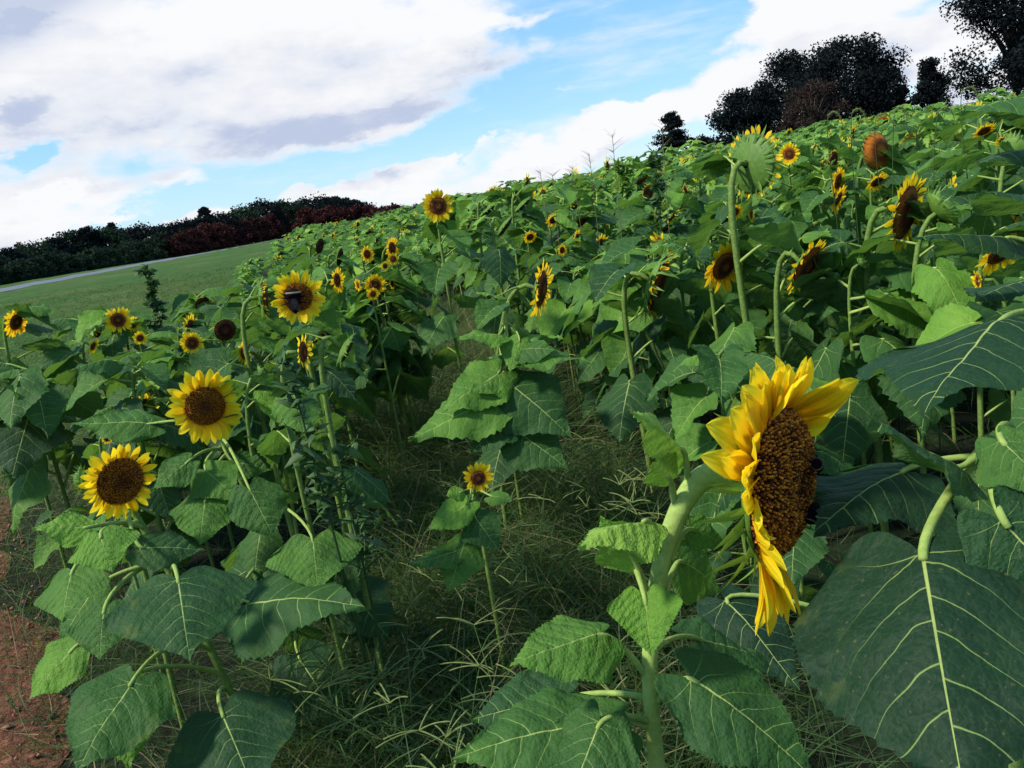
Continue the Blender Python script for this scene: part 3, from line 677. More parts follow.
B = [  # px, py, dia, depth, yaw, pitch, state, label, extras
    (298, 297, 54, 2.5, 3, 0, 'open', 'round open bloom with a big black bumblebee on its face', dict(L=.78, npet=38, orange=.12, lod=2, nl=7, ls=.16)),
    (438, 206, 34, 4.6, 8, 0, 'open', 'open bloom standing alone against the sky at the middle of the skyline', dict(orange=.3)),
    (375, 285, 23, 4.9, 5, 0, 'open', 'open round bloom in the cluster right of the bee bloom, above a smaller one', dict(orange=.3)),
    (373, 294, 13, 4.6, 5, 0, 'open', 'tiny bloom touching the lower edge of a round one', dict(orange=.45, L=.9, nl=6)),
    (392, 248, 24, 5.2, 55, -4, 'open', 'narrow dark brown bloom turned right, uppermost of its cluster', dict(orange=.5)),
    (393, 259, 13, 5.0, 5, 0, 'open', 'small bloom just under the narrow brown one', dict(orange=.3, nl=6)),
    (385, 266, 10, 5.0, 20, 0, 'open', 'very small bloom lower left under the narrow brown one', dict(orange=.3, nl=6)),
    (367, 254, 18, 5.2, 40, 0, 'open', 'small orange-centred bloom left of the narrow brown one', dict(orange=.35)),
    (337, 280, 27, 4.6, 62, -4, 'open', 'narrow orange bloom turned right between the bee bloom and the cluster', dict(orange=.4)),
    (358, 285, 14, 5.0, -65, 0, 'open', 'small yellow side-on bloom at the left of the round cluster bloom', dict(nl=6)),
    (392, 284, 12, 5.0, 60, 0, 'open', 'small yellow side-on bloom at the right of the round cluster bloom', dict(nl=6)),
    (320, 246, 16, 6.2, 60, -20, 'dark', 'dark spent head on a stalk before the red hedge', dict()),
    (340, 257, 18, 5.8, 70, -20, 'dark', 'dark spent head turned right under the red hedge', dict()),
    (16, 322, 32, 4.2, 45, -22, 'open', 'orange bloom drooping at the left edge of the picture', dict(orange=.55)),
    (118, 320, 28, 4.7, 10, 0, 'open', 'medium open bloom at the edge of the grass, larger of a touching pair', dict(orange=.15)),
    (133, 324, 17, 4.9, 40, 0, 'open', 'small bloom half behind the medium one at the grass edge', dict(orange=.2, nl=6)),
    (140, 338, 14, 4.5, 10, 0, 'open', 'small bloom just below the pair at the grass edge', dict(nl=6)),
    (93, 346, 17, 4.4, 55, -25, 'open', 'small yellow bloom lowest and leftmost near the grass edge', dict(nl=6)),
    (192, 343, 25, 4.0, 5, 0, 'open', 'medium bloom with large brown disc left of the dark petalless head', dict(nl=9)),
    (225, 330, 22, 4.1, 15, -10, 'dark', 'dark maroon head without petals ringed by green bracts', dict(nl=9)),
    (244, 353, 26, 3.6, -62, 10, 'open', 'bright yellow bloom turned left near the upper large bloom', dict(orange=.0, nl=7)),
    (107, 438, 13, 3.0, 30, 0, 'open', 'tiny yellow bloom just opening above the lower large bloom', dict(orange=.0, nl=4, ls=.12)),
    (303, 352, 40, 2.35, 66, -5, 'open', 'narrow yellow bloom seen edge-on below the bee bloom', dict(orange=.05, L=.7, npet=18, nl=6, ls=.15)),
    (346, 350, 33, 2.5, 88, -38, 'dark', 'maroon petalless head hanging to the right below the bee bloom', dict(nl=7, ls=.16)),
    (264, 298, 32, 3.5, 84, -5, 'nod', 'orange-brown head in profile left of the bee bloom', dict(nl=8)),
    (553, 220, 17, 6.5, 30, -35, 'open', 'small orange bloom, highest of four in the middle distance', dict(orange=.5)),
    (530, 237, 15, 6.3, 20, -30, 'open', 'small orange bloom, leftmost of four in the middle distance', dict(orange=.4)),
    (577, 238, 18, 6.0, 65, -10, 'open', 'small orange bloom, rightmost of four in the middle distance', dict(orange=.5)),
    (562, 250, 13, 5.9, 40, -10, 'open', 'small orange bloom, lowest of four in the middle distance', dict(orange=.5)),
    (505, 227, 25, 5.6, 85, -45, 'dark', 'large dark drooping seed head left of the four small orange blooms', dict()),
    (523, 205, 22, 6.8, 90, -55, 'dark', 'dark drooping seed head above the four small orange blooms', dict()),
    (487, 212, 20, 7.0, 80, -60, 'dark', 'flat dark drooping seed head near the skyline bloom', dict()),
    (657, 284, 60, 3.8, 80, -25, 'nod', 'dark head with green spiky back bowed right at mid right', dict(lod=1, ls=.26)),
    (648, 193, 16, 7.5, 50, -10, 'nod', 'small brown head high in the field below the conifer', dict()),
    (684, 196, 20, 7.0, 75, -10, 'nod', 'brown orange head in profile in the upper field', dict()),
    (724, 266, 58, 3.5, 42, -24, 'open', 'bloom bowed down with orange petals on top, centre right', dict(orange=.5, lod=1, ls=.26)),
    (806, 266, 66, 3.1, 62, -32, 'open', 'bowed bloom with green spiky back and orange tips above the largest bloom', dict(orange=.4, lod=1, ls=.26, L=.4)),
    (752, 164, 76, 3.3, 138, -4, 'open', 'big head turned away against the field top, showing its green back', dict(orange=.35, lod=1, L=.28, npet=30, nl=9, ls=.28, rootoff=(-.05, -.03))),
    (789, 154, 23, 5.6, 8, 5, 'open', 'small bright yellow bloom right of the head turned away', dict(orange=.05)),
    (876, 151, 36, 4.8, 48, 4, 'seed', 'tan petalless seed head standing above the field at right', dict()),
    (905, 213, 84, 3.0, 68, -14, 'open', 'narrow side-on bloom with ragged orange petals at right', dict(orange=.3, lod=1, L=.45, ls=.26)),
    (838, 181, 30, 4.7, 66, -15, 'open', 'orange side-on bloom, upper of a pair', dict(orange=.4)),
    (838, 199, 30, 4.4, 72, -25, 'open', 'orange side-on bloom, lower of a pair', dict(orange=.4)),
    (877, 182, 24, 4.6, 30, -45, 'open', 'small bowed bloom with orange petals under the tan seed head', dict(orange=.4)),
    (833, 160, 18, 5.5, 60, -10, 'nod', 'small orange head left of the tan seed head', dict()),
    (1000, 254, 52, 2.5, 40, -38, 'open', 'yellow bloom hanging under a broad leaf at the right edge', dict(orange=.2, lod=1, nl=8)),
    (978, 281, 24, 2.5, -70, 0, 'open', 'small yellow side-on bloom tucked under leaves by the right edge', dict(orange=.1, nl=5)),
    (984, 131, 24, 3.6, 30, -50, 'open', 'yellow bowed bloom high in the upper right of the field', dict(orange=.1)),
    (1003, 141, 16, 3.5, 20, -40, 'open', 'small yellow bloom at the upper right corner of the field', dict(orange=.1)),
    (943, 208, 40, 2.9, 110, 35, 'bud', 'green unopened spiky bud at right', dict(lod=1, ls=.25)),
    (1014, 150, 28, 3.2, 150, 20, 'bud', 'pale green unopened bud at the upper right edge', dict(lod=1, ls=.25)),
    (735, 212, 18, 4.6, 30, -20, 'open', 'small orange bloom under the head turned away', dict(orange=.4)),
    (751, 215, 16, 4.8, 70, 0, 'open', 'tiny orange side-on bloom beside a leaf at centre right', dict(orange=.3, nl=6)),
    (522, 335, 26, 3.42, 120, 40, 'bud', 'small green bud on a thin stalk beside the upright middle plant', dict(lod=1, nl=8, ls=.2, rootoff=(-.12, .25))),
    (80, 480, 26, 2.55, -100, 10, 'bud', 'green bud peeping out left of the lower large bloom', dict(lod=1, nl=2, ls=.12)),
    (305, 355, 12, 2.9, 10, 0, 'open', 'tiny yellow bloom behind the edge-on one below the bee bloom', dict(nl=3, ls=.1, orange=0.)),
    (45, 385, 20, 4.0, 60, -60, 'bud', 'big leafy plant without bloom at the left edge by the path', dict(nl=15, ls=.33, lod=1)),
    (160, 352, 10, 4.0, 60, 0, 'bud', 'leafy plant with a tiny bud left of the medium brown-disc bloom', dict(nl=14, ls=.24)),
    (262, 372, 14, 2.7, 100, 20, 'bud', 'leafy plant with a curled green bud right of the upper large bloom', dict(nl=12, ls=.17, lod=1)),
    (862, 262, 12, 3.0, 60, 30, 'bud', 'plant with a small bud and pale broad leaves below the narrow side-on bloom', dict(nl=11, ls=.30)),
    (475, 646, 4, 4.0, 60, 30, 'bud', '', dict(nl=0)),
]
for b in B[:-1]:
    if b[2] >= 12 and b[6] != 'bud': FIX.append((b[0], b[1], b[2] * .5, b[3]))
FIX += [(775, 480, 95, 1.15), (120, 481, 39, 2.25), (205, 406, 38, 2.65), (478, 478, 17, 2.55), (541, 289, 31, 3.3)]

def hero():
    """the big bloom at the right, seen from its side"""
    d = 1.15; H = P(775, 483, d); n = nrm(cr * .80 - cu * .08 - fw * .54); R = 76 * d / F
    g0 = P(655, 768, 1.12); rx, ry = g0[0] + .02, g0[1] + .03; g = np.array([rx, ry, HZ(rx, ry) - .02])
    root = thing('sunflower_plant', g, 'largest sunflower bloom in side view at right with two bees on its brown disc', 'sunflower')
    ctrl = [P(655, 740, d), P(649, 690, d), P(650, 640, d), P(655, 595, d), P(662, 556, d), P(674, 520, d), P(690, 488, d), P(708, 472, d), P(730, 474, d + .01)]
    low = bez(g, g + UP * .3, P(658, 850, d), P(655, 745, d), 8)[:-1]
    pts = np.vstack([low, ctrl]); rad = np.concatenate([np.full(len(low), .0125), [.0110, .0110, .0112, .0116, .0125, .0138, .0155, .0175, .023]])
    # smooth the path
    from numpy import interp
    tt = np.arange(len(pts)); t2 = np.linspace(0, len(pts) - 1, 60); P2 = np.stack([interp(t2, tt, pts[:, k]) for k in range(3)], 1); R2 = interp(t2, tt, rad)
    for _ in range(6): P2[1:-1] = (P2[:-2] + 2 * P2[1:-1] + P2[2:]) / 4
    sb = MB(); add_tube(sb, P2 - g, R2, 14, .8); so_ = sb.obj('stem', M_STEM, root)
    hair(so_, P2[20:58] - g, .0155, 1500, .004)
    # head
    M = frame(n, cu); Mt = Matrix([[*map(float, M[i])] for i in range(3)]).to_4x4(); Mt.translation = Vector([float(q) for q in H - g])
    hd = calyx_mb(R, 2, 3, n=46, ln=.62, depth=.34, flare=-.1, tint=.5, wb=.24).obj('flower_head', M_BRACT, root); hd.matrix_local = Mt
    disc_mb(R, R * .42, 2, 5, .3).obj('disc', M_DISC, hd)
    # petals (angle from +x to the viewer's far side, +y up), length, width, elevation forward, bend
    mb = MB(); r = np.random.default_rng(4)
    spec = [(62, .92, .34, .75, .2), (70, .98, .36, .95, .0), (52, .80, .30, .9, -.1), (80, .80, .30, .8, .1), (88, .78, .26, .45, -.1), (96, .72, .22, .25, .2), (104, .78, .3, .15, -.2), (112, .7, .26, .3, .3),
            (122, .74, .34, .1, .1), (133, .78, .34, .25, -.1), (146, .72, .34, .0, .2), (158, .82, .36, -.1, -.1), (168, .68, .3, .35, .3), (180, .66, .32, .1, .0), (192, .5, .28, .5, .2), (202, .5, .26, .8, .1), (212, .42, .2, .7, .4),
            (222, .6, .26, .8, .3), (232, .66, .24, .6, .3), (241, .9, .26, .35, .0), (249, 1.0, .28, .15, -.1), (257, 1.0, .3, .3, -.25), (264, .96, .28, .1, -.2), (270, .92, .3, .4, -.1), (277, .88, .22, .75, -.3), (44, .5, .24, 1.0, 0), (118, .55, .2, .7, .3), (253, .8, .3, .6, .2)]
    spec += [(float(r.uniform(58, 172)), float(r.uniform(.5, .78)), .24, float(r.uniform(-.2, .4)), float(r.normal() * .2)) for _ in range(12)] + [(float(r.uniform(236, 275)), float(r.uniform(.7, .9)), .24, float(r.uniform(-.1, .5)), 0.) for _ in range(5)]
    for a, l, w, e, b in spec:
        if 110 < a < 172: e -= .3; l *= 1.12
        elif 172 <= a < 215: l *= .85
        V, Q, uv = petal(R * l * 1.02, R * w * 1.5, 16, 7, b, r.uniform(.1, .5), r.normal() * .3, r.uniform(0, 6))
        V = V @ rotx(e).T + [0, R * .95, .0]
        mb.add(V @ rotz(radians(a - 90) + r.normal() * .04).T, Q, None, uv, np.clip(.03 + r.normal() * .05, 0, 1))
    mb.obj('petals', M_PET, hd)
    # leaves: (base px, tip px, depth base, depth tip, stalk px on the stem, up, wr, tint, side, curl, fold)
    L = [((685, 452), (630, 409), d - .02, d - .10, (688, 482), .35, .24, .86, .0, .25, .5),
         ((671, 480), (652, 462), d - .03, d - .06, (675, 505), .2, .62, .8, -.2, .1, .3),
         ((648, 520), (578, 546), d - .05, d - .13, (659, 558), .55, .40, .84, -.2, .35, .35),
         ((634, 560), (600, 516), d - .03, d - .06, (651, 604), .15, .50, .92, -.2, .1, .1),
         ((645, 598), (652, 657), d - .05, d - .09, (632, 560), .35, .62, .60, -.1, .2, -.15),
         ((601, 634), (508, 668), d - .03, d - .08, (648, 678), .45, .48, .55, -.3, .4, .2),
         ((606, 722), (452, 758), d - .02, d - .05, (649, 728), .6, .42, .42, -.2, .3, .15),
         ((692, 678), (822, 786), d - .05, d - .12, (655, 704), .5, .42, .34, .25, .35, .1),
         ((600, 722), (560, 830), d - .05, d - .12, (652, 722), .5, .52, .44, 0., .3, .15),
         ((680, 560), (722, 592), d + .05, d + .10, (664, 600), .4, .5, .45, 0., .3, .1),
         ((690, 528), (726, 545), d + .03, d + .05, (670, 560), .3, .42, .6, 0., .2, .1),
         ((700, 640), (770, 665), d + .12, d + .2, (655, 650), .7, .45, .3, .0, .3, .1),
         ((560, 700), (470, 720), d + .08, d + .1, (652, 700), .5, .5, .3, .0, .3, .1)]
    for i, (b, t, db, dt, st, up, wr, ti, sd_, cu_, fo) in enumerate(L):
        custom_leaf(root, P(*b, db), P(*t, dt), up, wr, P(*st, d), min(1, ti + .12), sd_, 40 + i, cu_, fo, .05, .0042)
    ROOTS.append((rx, ry)); KEYS.append((775, 480, 110, d)); KEYS.append((650, 600, 60, d)); KEYS.append((560, 690, 80, d)); KEYS.append((740, 700, 60, d))
    return root, H, n, R
HERO = hero()

def big_leaf_plants():
    """two leafy plants at the right edge whose flower is out of the picture"""
    d = 1.0
    g = np.array([.78, 1.32, HZ(.78, 1.32) - .02]); root = thing('sunflower_plant', g, 'sunflower plant at the lower right corner with one huge dark heart-shaped leaf', 'sunflower')
    top = P(1045, 300, 1.25); pts = bez(g, g + UP * .5, top - UP * .3, top, 20); sb = MB(); add_tube(sb, pts - g, np.linspace(.016, .011, 20), 10, .45); sb.obj('stem', M_STEM, root)
    S = lambda f: curve_at(pts, f)
    custom_leaf(root, P(922, 552, .98), P(968, 815, .80), .34, .63, P(990, 440, 1.12), .06, -.08, 71, .30, .20, .06, .0075, arch=.05)  # very low tint puts shade into this leaf's colour
    custom_leaf(root, P(960, 470, 1.05), P(868, 420, .98), .7, .42, P(1010, 440, 1.12), .45, 0, 72, .2, .2, .07, .005)
    custom_leaf(root, P(1002, 520, .95), P(1110, 640, .9), .45, .5, P(985, 450, 1.12), .30, 0, 73, .2, .15, .05, .006)
    custom_leaf(root, P(1000, 440, 1.0), P(1060, 500, .93), .5, .5, P(1012, 430, 1.12), .5, 0, 74, .2, .15, .05, .005)
    custom_leaf(root, P(905, 470, 1.22), P(815, 530, 1.1), .6, .45, P(1010, 460, 1.2), .22, 0, 75, .3, .2, .05, .005)
    custom_leaf(root, P(725, 600, 1.6), P(800, 690, 1.45), .7, .42, P(900, 640, 1.6), .15, 0, 76, .3, .2, .05, .005)
    KEYS.append((920, 640, 140, .95)); KEYS.append((930, 430, 60, .95)); ROOTS.append((g[0], g[1]))
    g = np.array([1.12, 1.55, HZ(1.12, 1.55) - .02]); root = thing('sunflower_plant', g, 'tall leafy sunflower plant cut by the right edge with broad bluish leaves', 'sunflower')
    top = P(1065, 130, 1.5); pts = bez(g, g + UP * .5, top - UP * .3, top, 20); sb = MB(); add_tube(sb, pts - g, np.linspace(.016, .011, 20), 10, .45); sb.obj('stem', M_STEM, root)
    custom_leaf(root, P(1000, 322, 1.22), P(925, 415, 1.05), .62, .62, P(1060, 330, 1.4), .22, -.2, 81, .35, .15, .05, .006)
    custom_leaf(root, P(1010, 238, 1.5), P(912, 238, 1.42), .8, .36, P(1060, 260, 1.5), .22, 0, 82, .2, .3, .05, .005)
    custom_leaf(root, P(1040, 200, 1.4), P(985, 195, 1.3), .7, .5, P(1065, 220, 1.5), .3, 0, 83, .3, .2, .05, .005)
    custom_leaf(root, P(1050, 95, 1.5), P(960, 118, 1.4), .8, .4, P(1065, 120, 1.5), .5, 0, 84, .3, .2, .05, .005)
    custom_leaf(root, P(1045, 150, 1.6), P(975, 165, 1.5), .75, .45, P(1065, 170, 1.5), .3, 0, 85, .3, .2, .05, .005)
    custom_leaf(root, P(1040, 280, 1.7), P(975, 300, 1.6), .75, .5, P(1065, 250, 1.5), .3, 0, 86, .3, .2, .05, .005)
    KEYS.append((950, 360, 60, 1.2)); KEYS.append((970, 240, 40, 1.45)); ROOTS.append((g[0], g[1]))
big_leaf_plants()

def left_plants():
    """the two leafy blooms at the lower left"""
    root, H, n, R, pts = bloom(120, 481, 78, 2.25, 22, -8, label='lower of the two large open blooms at left, above a heap of broad leaves', nl=0, L=.56, npet=42, rootoff=(.17, .02), orange=.05)
    d = 2.2; A = lambda x, y, q=0: P(x, y, d + q); stem = lambda f: curve_at(pts, f) + root_loc(root)
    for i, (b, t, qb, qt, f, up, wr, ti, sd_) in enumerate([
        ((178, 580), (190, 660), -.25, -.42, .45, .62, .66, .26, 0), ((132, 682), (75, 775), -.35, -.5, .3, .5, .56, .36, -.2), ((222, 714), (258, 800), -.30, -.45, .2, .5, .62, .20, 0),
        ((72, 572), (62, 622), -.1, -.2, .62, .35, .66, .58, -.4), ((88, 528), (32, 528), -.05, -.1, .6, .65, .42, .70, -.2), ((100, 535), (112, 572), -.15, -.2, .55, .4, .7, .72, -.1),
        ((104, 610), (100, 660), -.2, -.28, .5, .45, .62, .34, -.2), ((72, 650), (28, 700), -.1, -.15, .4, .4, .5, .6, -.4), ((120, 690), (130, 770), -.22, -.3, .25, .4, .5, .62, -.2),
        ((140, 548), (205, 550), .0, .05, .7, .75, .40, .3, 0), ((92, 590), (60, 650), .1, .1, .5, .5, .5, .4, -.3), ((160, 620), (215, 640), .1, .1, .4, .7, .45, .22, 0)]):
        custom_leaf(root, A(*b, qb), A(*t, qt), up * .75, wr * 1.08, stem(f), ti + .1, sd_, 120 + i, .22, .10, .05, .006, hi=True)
    KEYS.append((110, 640, 90, d - .3)); KEYS.append((10, 640, 55, 2.6)); KEYS.append((8, 545, 30, 4.5)); KEYS.append((20, 760, 40, 2.3))
    root, H, n, R, pts = bloom(205, 406, 76, 2.65, 4, -2, label='upper of the two large open blooms at left, facing straight out', nl=0, L=.82, npet=40, rootoff=(.10, .1), orange=.03, seed=55)
    stem = lambda f: curve_at(pts, f) + root_loc(root); A = lambda x, y, q=0: P(x, y, 2.6 + q)
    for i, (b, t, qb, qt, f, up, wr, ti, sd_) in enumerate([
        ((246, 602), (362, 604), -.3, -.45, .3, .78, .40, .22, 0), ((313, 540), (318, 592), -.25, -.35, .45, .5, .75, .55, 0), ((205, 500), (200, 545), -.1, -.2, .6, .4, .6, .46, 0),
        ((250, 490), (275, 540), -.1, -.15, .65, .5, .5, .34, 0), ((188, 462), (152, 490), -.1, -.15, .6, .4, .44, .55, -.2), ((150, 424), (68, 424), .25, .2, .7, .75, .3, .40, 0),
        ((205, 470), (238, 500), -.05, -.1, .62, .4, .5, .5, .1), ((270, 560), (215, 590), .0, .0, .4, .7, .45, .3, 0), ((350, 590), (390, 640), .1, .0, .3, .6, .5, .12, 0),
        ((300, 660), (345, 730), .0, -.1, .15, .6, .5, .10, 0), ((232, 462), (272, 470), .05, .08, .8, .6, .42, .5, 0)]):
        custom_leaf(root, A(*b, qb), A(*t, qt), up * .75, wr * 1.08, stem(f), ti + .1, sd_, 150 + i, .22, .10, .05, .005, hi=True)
    KEYS.append((290, 590, 70, 2.3)); KEYS.append((205, 520, 50, 2.6))
left_plants()

def centre_plants():
    root, H, n, R, pts = bloom(478, 478, 33, 2.55, 12, 5, label='smallest single bloom low in the weedy gap with four broad leaves', nl=0, L=.95, npet=20, rootoff=(-.02, .03), orange=.3, seed=9)
    stem = lambda f: curve_at(pts, f) + root_loc(root); A = lambda x, y, q=0: P(x, y, 2.5 + q)
    for i, (b, t, f, up, wr, ti) in enumerate([((468, 503), (426, 532), .84, .45, .38, .74), ((474, 516), (500, 552), .82, .35, .5, .5), ((464, 545), (448, 594), .7, .3, .5, .62), ((456, 552), (408, 566), .68, .7, .36, .62), ((462, 492), (446, 496), .7, .3, .5, .8), ((490, 496), (514, 500), .72, .6, .4, .6)]):
        custom_leaf(root, A(*b, -.02), A(*t, -.06), up, wr, stem(f), ti, 0, 180 + i, .2, .15, .05, .003, hi=False)
    KEYS.append((465, 530, 60, 2.5))
    root, H, n, R, pts = bloom(541, 289, 62, 3.3, 72, -14, label='upright plant in the middle whose bloom faces right, showing its green back', nl=2, ls=.2, L=.55, orange=.4, rootoff=(-.30, .25), seed=13, lod=1)
    stem = lambda f: curve_at(pts, f) + root_loc(root); A = lambda x, y, q=0: P(x, y, 3.3 + q)
    for i, (b, t, f, up, wr, ti) in enumerate([((500, 296), (474, 293), .86, .8, .35, .7), ((500, 335), (455, 338), .75, .7, .4, .62), ((500, 372), (442, 412), .6, .35, .42, .58), ((500, 400), (408, 440), .5, .5, .34, .56), ((512, 350), (560, 350), .7, .6, .4, .45), ((515, 352), (590, 362), .65, .8, .3, .5),
                                               ((512, 385), (572, 438), .5, .4, .5, .34), ((500, 380), (470, 392), .58, .5, .5, .62), ((520, 340), (510, 372), .66, .2, .5, .6), ((505, 420), (470, 455), .4, .6, .5, .2), ((515, 430), (568, 470), .38, .5, .5, .2)]):
        custom_leaf(root, A(*b, -.05), A(*t, -.12), up, wr, stem(f), min(1, ti + .14), 0, 200 + i, .25, .15, .06, .004, hi=False)
    KEYS.append((500, 350, 70, 3.3))
centre_plants()

for b in B[:-1]:
    px, py, dia, d, yaw, pitch, st, lab, ex = b
    bloom(px, py, dia, d, yaw, pitch, st, lab, **{**dict(nl=11, ls=.24), **ex})

# ------------------------------------------------------------------ the rest of the field
def edge_x(y): return np.interp(y, [0, 2.5, 6.8, 60, 100], [-1.2, -1.55, -3.6, -12.2, -20])
GAP = [(-.95, 0), (-.95, 2.6), (-.62, 3.4), (-.95, 5), (-1.75, 8.3), (-1.9, 11.5), (-.6, 11.5), (-.15, 8.8), (.12, 6), (.45, 4.6), (.62, 3.2), (.52, 2.0), (.6, 0)]
def inside(x, y, poly):
    c = False; n = len(poly)
    for i in range(n):
        x1, y1 = poly[i]; x2, y2 = poly[i - 1]
        if (y1 > y) != (y2 > y) and x < (x2 - x1) * (y - y1) / (y2 - y1) + x1: c = not c
    return c
def in_field(x, y): return x > edge_x(y) and not inside(x, y, GAP)

KEYS += [(425, 345, 40, 9.5), (395, 395, 36, 7.5), (460, 320, 25, 10)]
# prototypes
def proto_parts(seed, h, state, lod):
    """arrays of one filler plant: stem, leaves (list for near plants), head pieces; it faces +X"""
    r = np.random.default_rng(seed); yaw = radians(r.uniform(-35, 35)); p = {'open': -.25, 'nod': -.9, 'bud': .5, 'dark': -.7, 'none': .9}[state] + r.normal() * .15
    n = nrm([cos(yaw) * cos(p), sin(yaw) * cos(p), sin(p)]); R = {'open': .065, 'nod': .085, 'bud': .04, 'dark': .075, 'none': .02}[state] * r.uniform(.85, 1.15)
    H = np.array([r.uniform(0, .08), r.uniform(-.05, .05), h]); pts = stem_curve(np.zeros(3), H, n, neck=.07 + R)
    sb = MB(); add_tube(sb, pts, np.linspace(.012, .008, len(pts)) * .9, 6 if lod else 4, .12)
    plan = leaf_plan(h, int(r.integers(14, 18)) if lod else 15, .26, r, bot=.25 if not lod else .12, top=.95)
    return sb, pts, plan, H, n, R, seed
def head_meshes(R, state, lod, seed):
    if state == 'none': return None
    hm = calyx_mb(R, 1 if lod else 0, seed, n=20 if lod else 12, ln=.8, flare=.8 if state == 'bud' else .4, tint=.85 if state in ('nod', 'bud') else .6)
    dm = disc_mb(R if state != 'bud' else R * .8, R * .25, 1 if lod else 0, seed, .2)
    pm = petals_mb(R, R * .85, 24 if lod else 14, 1 if lod else 0, seed, orange=.3) if state == 'open' else petals_mb(R, R * .36, 22, 0, seed, elev=.8, orange=.7, spread=.9) if state == 'nod' else None
    return hm, dm, pm
STATES = ['none', 'nod', 'open', 'nod', 'bud', 'dark', 'nod', 'none', 'nod', 'open']
PRO = []
hold = MB()
for i, st in enumerate(STATES):
    h = [1.22, 1.3, 1.25, 1.1, 1.2, 1.25, 1.35, 1.3, 1.2, 1.32][i]
    sb, pts, plan, H, n, R, sd2 = proto_parts(900 + i, h, st, 1)
    fol = MB()
    for f, ph, s, k, ti in plan: fol.merge(LIBL[k], rotz(ph) * s, curve_at(pts, f), TINTS[ti])
    hm = head_meshes(R, st, 1, sd2)
    PRO.append(dict(state=st, h=h, stem=sb.mesh('stem', M_STEM), fol=fol.mesh('foliage', [M_LEAF, M_STEM]), plan=plan, pts=pts,
                    head=None if hm is None else (hm[0].mesh('flower_head', M_BRACT), hm[1].mesh('disc', M_DISC if st != 'bud' else M_BRACT), None if hm[2] is None else hm[2].mesh('petals', M_PET)), H=H, n=n))
def plant_copy(p, x, y, rot, sc, label, group, near):
    """one whole plant with its parts (parts share mesh data)"""
    root = thing('sunflower_plant', (x, y, HZ(x, y) - .02), label, 'sunflower', group); root.rotation_euler = (random.uniform(-.06, .06), random.uniform(-.06, .06), rot); root.scale = (sc,) * 3
    link('stem', p['stem'], root)
    if near:
        for f, ph, s, k, ti in p['plan']: put_leaf(root, curve_at(p['pts'], f), ph, s, k, ti)
    else: link('foliage', p['fol'], root)
    if p['head']:
        hd = link('flower_head', p['head'][0], root); M = frame(p['n']); Mt = Matrix([[*map(float, M[i])] for i in range(3)]).to_4x4(); Mt.translation = Vector([float(q) for q in p['H']]); hd.matrix_local = Mt
        link('disc', p['head'][1], hd)
        if p['head'][2]: link('petals', p['head'][2], hd)
    return root
KND = {'none': 'with only leaves showing', 'nod': 'with a bowed fading head', 'open': 'with a half-hidden yellow bloom', 'bud': 'with a green bud', 'dark': 'with a dark bowed seed head'}
